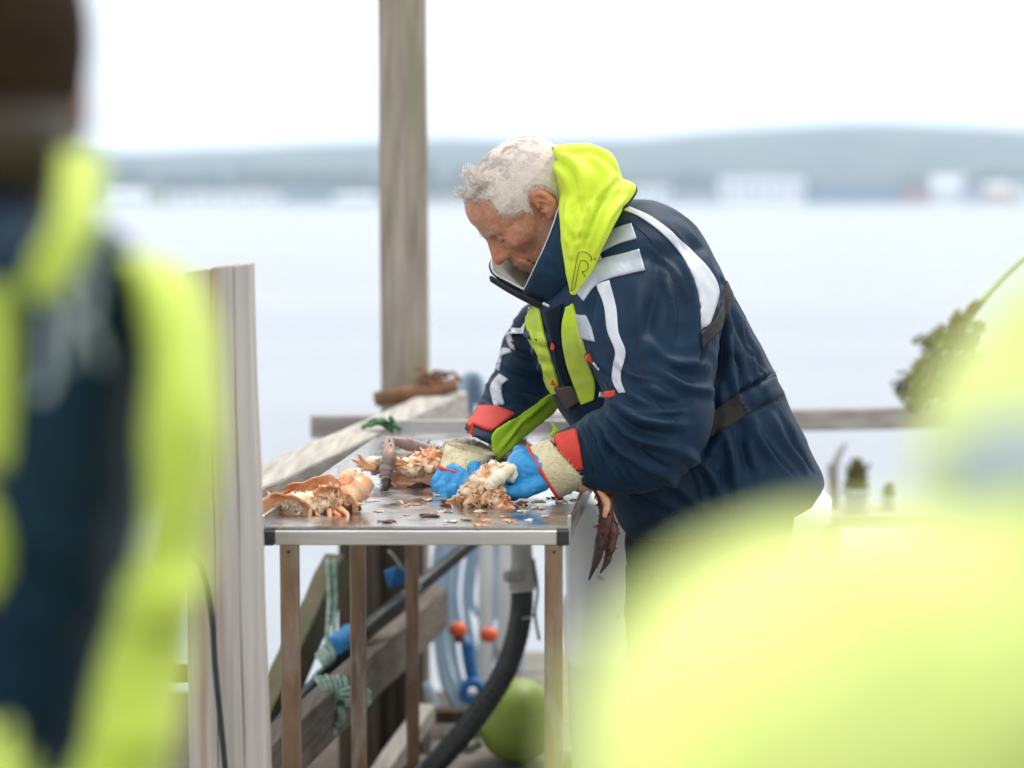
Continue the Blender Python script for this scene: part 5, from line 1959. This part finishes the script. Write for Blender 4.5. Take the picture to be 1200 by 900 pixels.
# scraps
rs_ = np.random.RandomState(21)
spots = [(470, 588), (484, 592), (498, 586), (520, 600), (505, 605), (548, 610), (572, 611), (590, 606), (612, 600), (632, 596), (650, 592), (662, 588), (640, 606), (600, 612), (528, 612), (445, 600),
         (455, 612), (476, 604), (560, 600), (622, 610), (648, 584), (672, 586), (560, 616), (435, 588), (512, 580), (666, 578), (676, 574), (630, 588)]
for i, (x, y) in enumerate(spots):
    c = PZ(x, y, TZ)
    mb = MB()
    big = rs_.uniform(.6, 1.7)
    for _ in range(rs_.randint(4, 14)):
        o = Vector((rs_.normal() * .0055 * big, rs_.normal() * .0045 * big, .0015))
        e = Vector((rs_.uniform(.002, .008), rs_.uniform(.002, .005), rs_.uniform(.0006, .0018))) * big
        q = Matrix.Rotation(rs_.uniform(0, 6.28), 3, 'Z') @ Matrix.Rotation(rs_.normal() * .2, 3, 'X')
        mb.add([c + o + q @ Vector((v.x * e.x, v.y * e.y, v.z * e.z)) * rs_.uniform(.55, 1.4) for v in ICO1[0]], ICO1[1])
    o = mb.build('crab_scrap', M[('meat_white', 'meat', 'shell_in', 'meat', 'shell_out')[rs_.randint(5)]], None, smooth=True)
    tag(o, 'small loose scrap of crab on the wet steel table top', 'scrap', 'crab scraps strewn over the table')

# ================================================================== onlookers in the foreground
def head_copy(center, yaw, pitch, parent, scale=1.04, hat=True):
    base = Matrix.Rotation(yaw, 3, 'Z') @ Matrix.Rotation(pitch, 3, 'Y')
    Rm = np.array([list(r) for r in base])
    me = sdf_mesh(lambda p: smin(np.maximum(head_sdf(p), -(p[:, 2] + .118 - 1.2 * np.maximum(0, -p[:, 0] - .02))), s_cone(p, (-.022, 0, -.05), (-.030, 0, -.20), .056, .060), .02), (-.17, -.11, -.28), (.15, .11, .145), .006)
    v, n = get_vn(me)
    vcol(me, np.tile(np.array((.50, .26, .17)), (len(v), 1)))
    set_v(me, (v * scale) @ Rm.T + np.array(center))
    link('body', me, M['skin'], parent)
    if hat:
        def cap(p):
            q = p.copy()
            q[:, 1] = np.abs(q[:, 1])
            d = s_ell(q, (-.010, 0, .036), (.116, .090, .106))
            d = smin(d, s_ell(q, (.040, 0, .048), (.068, .070, .060)), .03)
            cut = -(p[:, 2] - (-.012 + .30 * p[:, 0]))
            return np.maximum(d, cut)
        me = sdf_mesh(cap, (-.14, -.11, -.08), (.13, .11, .16), .006)
        v, n = get_vn(me)
        set_v(me, (v * scale) @ Rm.T + np.array(center))
        h = link('knitted_hat', me, M['knit'], parent)

        def band(p):
            q = p.copy()
            d = np.maximum(s_ell(q, (-.008, 0, .026), (.119, .093, .112)), -s_ell(q, (-.008, 0, .026), (.108, .082, .103)))
            lev = p[:, 2] - (-.012 + .30 * p[:, 0])
            return np.maximum(d, np.abs(lev + .004) - .010)
        me = sdf_mesh(band, (-.15, -.12, -.10), (.14, .12, .10), .005)
        v, n = get_vn(me)
        set_v(me, (v * scale) @ Rm.T + np.array(center))
        link('hat_brim', me, M['beige'], h)

        def hairf(p):
            d = s_ell(p, (-.022, 0, -.026), (.088, .0785, .066))
            return np.maximum(np.maximum(d, p[:, 0] - .0), p[:, 2] - .03)
        me = sdf_mesh(hairf, (-.14, -.1, -.12), (.04, .1, .06), .006)
        v, n = get_vn(me)
        set_v(me, (v * scale) @ Rm.T + np.array(center))
        link('hair', me, M['hair_dark'], parent)


def world_loft(rows, n=30, sides=28, power=2.3, mb=None):
    """rows: centre x y z, half width along x, half depth along y"""
    mb = mb or MB()
    s = catmull(rows, n)
    rings = []
    for r in s:
        ring = []
        for j in range(sides):
            t = 2 * math.pi * j / sides
            c, q = math.cos(t), math.sin(t)
            ring.append((r[0] + r[3] * math.copysign(abs(c) ** (2 / power), c), r[1] + r[4] * math.copysign(abs(q) ** (2 / power), q), r[2]))
        rings.append(ring)
    return loft(mb, rings)


def legs(parent, x, y, yaw):
    tb = MB()
    world_loft([(x, y, .98, .100, .095), (x, y, .88, .108, .10), (x, y, .78, .125, .11)], 8, mb=tb)
    ca, sa = math.cos(yaw), math.sin(yaw)
    for s in (-1, 1):
        dx, dy = -sa * .075 * s, ca * .075 * s
        world_loft([(x + dx, y + dy, .86, .08, .08), (x + dx, y + dy, .5, .075, .075), (x + dx, y + dy, .3, .065, .065), (x + dx, y + dy, .12, .075, .075)], 14, mb=tb)
    me = remesh(tb, .014, 4)
    fold_pass(me, [], bvh_of(me), .008, (7, 7, 7), 2)
    link('trousers', me, M['navy_dark'], parent)
    for s in (-1, 1):
        dx, dy = -sa * .075 * s, ca * .075 * s
        a, b = np.array((x + dx, y + dy, .06)), np.array((x + dx + ca * .17, y + dy + sa * .17, .05))

        def boot(p):
            d = s_cone(p, (a[0], a[1], .26), (a[0], a[1], .09), .075, .052)
            d = smin(d, s_cone(p, a - (b - a) * .2, b, .052, .044), .04)
            return np.maximum(d, -(p[:, 2] - .006))
        me = sdf_mesh(boot, (a[0] - .3, a[1] - .3, 0), (a[0] + .3, a[1] + .3, .36), .016)
        link('boot', me, M['boot'], parent)


def simple_hand(parent, wrist, dirv, up):
    """relaxed gloved hand"""
    d, u = Vector(dirv).normalized(), Vector(up).normalized()
    sd = d.cross(u).normalized()
    u = sd.cross(d)
    w = Vector(wrist)
    f = lambda a, b, c: np.array(w + d * a + sd * b + u * c)

    def hand(p):
        q = smin(s_cone(p, f(0, 0, 0), f(.05, .012, 0), .030, .030), s_cone(p, f(.02, -.01, 0), f(.075, -.018, 0), .028, .024), .02)
        for k, (b, L) in enumerate(((.030, .075), (.011, .085), (-.010, .08), (-.030, .062))):
            g1 = smin(s_cone(p, f(.075, b, .004), f(.075 + L * .5, b, -.008), .0125, .0115), s_cone(p, f(.075 + L * .5, b, -.008), f(.075 + L * .85, b, -.032), .0115, .010), .004)
            q = smin(q, g1, .006)
        g1 = smin(s_cone(p, f(.02, .03, 0), f(.055, .055, -.012), .016, .0135), s_cone(p, f(.055, .055, -.012), f(.085, .058, -.024), .0135, .011), .004)
        return smin(q, g1, .006)
    c = w + d * .07
    me = sdf_mesh(hand, c - Vector((.16, .16, .16)), c + Vector((.16, .16, .16)), .005)
    link('glove', me, M['glove'], parent)


# --- left onlooker, standing with the back to the camera
LP = empty('person', (-.40, 1.34, 0), 'blurred onlooker at the left in brown hat and yellow and navy jacket', 'person')
legs(LP, -.42, 1.38, R(100))
tb = MB()
section_loft(tb, [(-110, 215, 40, 215, 1.34, .06), (-190, 262, 90, 255, 1.34, .10), (-270, 300, 152, 290, 1.34, .125), (-300, 400, 168, 400, 1.34, .135), (-300, 560, 165, 560, 1.34, .135), (-285, 720, 140, 720, 1.35, .13),
                  (-290, 900, 130, 900, 1.36, .14), (-300, 1040, 140, 1040, 1.37, .15), (-295, 1080, 136, 1080, 1.37, .145)], 40, 36, 2.5)
me = remesh(tb, .009, 4)
fold_pass(me, [([(10, 600), (60, 640), (120, 650)], .01, .016), ([(20, 700), (70, 720), (120, 700)], .01, .016)], bvh_of(me), .007, (7, 7, 7), 4)
lj = link('jacket', me, M['navy'], LP)
lbv = bvh_of(me)
tb = MB()
section_loft(tb, [(130, 290, 180, 305, 1.33, .05), (166, 325, 222, 325, 1.31, .062), (178, 400, 246, 400, 1.29, .066), (178, 500, 254, 500, 1.27, .066), (172, 600, 248, 604, 1.26, .064), (150, 700, 232, 708, 1.25, .062),
                  (118, 800, 208, 812, 1.235, .06), (100, 890, 190, 930, 1.21, .06), (60, 910, 140, 1010, 1.17, .058), (0, 860, 40, 1010, 1.10, .055), (-90, 820, -60, 970, 1.02, .05), (-180, 800, -160, 920, .96, .045)], 44, 26, 2.3)
me = remesh(tb, .007, 4)
fold_pass(me, [([(150, 690), (190, 700), (230, 690)], .01, .014), ([(140, 760), (180, 772), (215, 768)], -.01, .014), ([(120, 860), (160, 868), (200, 850)], .01, .014)], bvh_of(me), .006, (9, 9, 9), 6)
ls = link('sleeve', me, M['hivis_soft'], lj)
simple_hand(LP, P(-165, 860, .965), (-.8, -.35, .05), (0, 0, 1))
tb = MB()
section_loft(tb, [(-262, 292, -190, 340, 1.34, .05), (-330, 350, -236, 390, 1.335, .062), (-362, 440, -268, 450, 1.335, .064), (-364, 600, -276, 600, 1.36, .06), (-356, 760, -280, 760, 1.40, .055), (-326, 900, -262, 900, 1.50, .05), (-290, 930, -230, 950, 1.6, .045)], 30, 24, 2.3)
me = remesh(tb, .009, 4)
link('sleeve', me, M['hivis_soft'], lj)
simple_hand(LP, P(-262, 938, 1.6), (.1, .9, -.1), (0, 0, 1))
tb = MB()
section_loft(tb, [(76, 172, 116, 178, 1.30, .05), (74, 215, 118, 220, 1.25, .045), (66, 260, 112, 262, 1.215, .035), (44, 298, 100, 296, 1.20, .03), (28, 336, 74, 344, 1.19, .018), (30, 350, 50, 356, 1.19, .01)], 20, 20, 2.3)
me = remesh(tb, .006, 4)
link('hood', me, M['hivis_soft'], LP)
strip('yellow_panel', [(-150, 330), (-150, 430), (-140, 545)], [(10, 335), (12, 430), (4, 545)], lbv, M['hivis_soft'], lj, off=.012, th=.010, k=9)
strip('yellow_panel', [(-150, 575), (-150, 640), (-140, 705)], [(-12, 570), (10, 640), (-14, 700)], lbv, M['hivis_soft'], lj, off=.012, th=.010, k=9)


def lettering(txt, x0, y0, size, bvh, m, parent, ysc=1.0, off=.004, name='reflective_lettering'):
    cu = bpy.data.curves.new('txt', 'FONT')
    cu.body = txt
    cu.size = 1.0
    o = bpy.data.objects.new('txt', cu)
    COL.objects.link(o)
    dg = bpy.context.evaluated_depsgraph_get()
    me = bpy.data.meshes.new_from_object(o.evaluated_get(dg))
    bpy.data.objects.remove(o)
    bm = bmesh.new()
    bm.from_mesh(me)
    bmesh.ops.triangulate(bm, faces=bm.faces)
    bmesh.ops.subdivide_edges(bm, edges=bm.edges, cuts=2)
    for v in bm.verts:
        px, py = x0 + v.co.x * size, y0 - v.co.y * size * ysc
        h = bvh.ray_cast(*ray(px, py))
        q = (h[0] if h[0] is not None else P(px, py, 1.2))
        v.co = q + (ray(px, py)[1] * -off)
    bm.to_mesh(me)
    bm.free()
    return link(name, me, M[m], parent)


M['letter'] = mat('grey reflective lettering', (0.42, 0.49, 0.55), 0.5, color2=(0.36, 0.42, 0.48), scale=20)
lettering('JR', 46, 428, 96, lbv, 'letter', lj, 1.75, .006)
head_copy(P(-66, 112, 1.36), R(112), R(4), LP, 1.10)
tb = MB()
section_loft(tb, [(-134, 150, 62, 156, 1.36, .070), (-136, 215, 70, 220, 1.355, .08), (-140, 270, 84, 275, 1.35, .085), (-160, 320, 100, 320, 1.35, .09)], 12, 28, 2.3)
me = remesh(tb, .007, 3)
link('collar', me, M['navy'], LP)

# --- right onlooker, close to the camera, arm raised towards the table
RP = empty('person', (.33, .86, 0), 'very blurred onlooker close by at the right in a bright yellow jacket', 'person')
legs(RP, .315, .89, R(110))
tb = MB()
section_loft(tb, [(1412, 110, 1600, 110, .87, .065), (1350, 215, 1650, 205, .87, .085), (1230, 330, 1720, 300, .86, .105), (1160, 400, 1770, 370, .86, .115), (1112, 470, 1790, 450, .86, .122), (1082, 600, 1780, 580, .87, .13), (1100, 900, 1760, 900, .88, .13),
                  (1110, 1300, 1750, 1300, .89, .125), (1090, 1700, 1770, 1700, .90, .14), (1092, 1830, 1765, 1830, .90, .14)], 44, 36, 2.5)
section_loft(tb, [(1240, 600, 1260, 780, .80, .05), (1140, 610, 1190, 860, .75, .062), (1030, 610, 1060, 940, .70, .066), (910, 625, 930, 1030, .65, .068), (795, 690, 800, 1100, .61, .066), (685, 830, 790, 1200, .585, .062), (690, 990, 930, 1290, .58, .058),
                  (850, 1110, 1110, 1300, .60, .052), (1000, 1200, 1220, 1350, .64, .046)], 40, 28, 2.3)
section_loft(tb, [(1660, 330, 1740, 470, .87, .06), (1730, 400, 1850, 480, .88, .066), (1770, 560, 1930, 590, .90, .066), (1780, 800, 1930, 810, .92, .06), (1750, 1200, 1890, 1200, .93, .055), (1700, 1500, 1830, 1540, .95, .045)], 30, 24, 2.3)
me = remesh(tb, .007, 5)
fold_pass(me, [], bvh_of(me), .006, (8, 8, 8), 9)
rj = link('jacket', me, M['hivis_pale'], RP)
rbv = bvh_of(me)
strip('grey_panel', [(1128, 520), (1200, 492), (1400, 470)], [(1112, 590), (1200, 580), (1400, 560)], rbv, M['letter'], rj, off=.006, th=.005, k=8, Yg=.78)
slv, rsl = rbv, rj
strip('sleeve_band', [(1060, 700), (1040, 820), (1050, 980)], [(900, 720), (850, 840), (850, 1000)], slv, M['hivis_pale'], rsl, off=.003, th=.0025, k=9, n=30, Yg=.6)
simple_hand(RP, P(1130, 1270, .63), (.7, .25, -.35), (0, 0, 1))
simple_hand(RP, P(1760, 1520, .95), (-.15, .2, -.9), (1, 0, 0))
head_copy(P(1515, -190, .90), R(120), R(6), RP, 1.06)
tb = MB()
section_loft(tb, [(1408, 40, 1612, 40, .885, .068), (1398, 90, 1625, 90, .885, .08), (1385, 160, 1636, 160, .88, .09), (1370, 200, 1650, 200, .88, .09)], 12, 28, 2.3)
me = remesh(tb, .007, 3)
link('collar', me, M['navy'], RP)
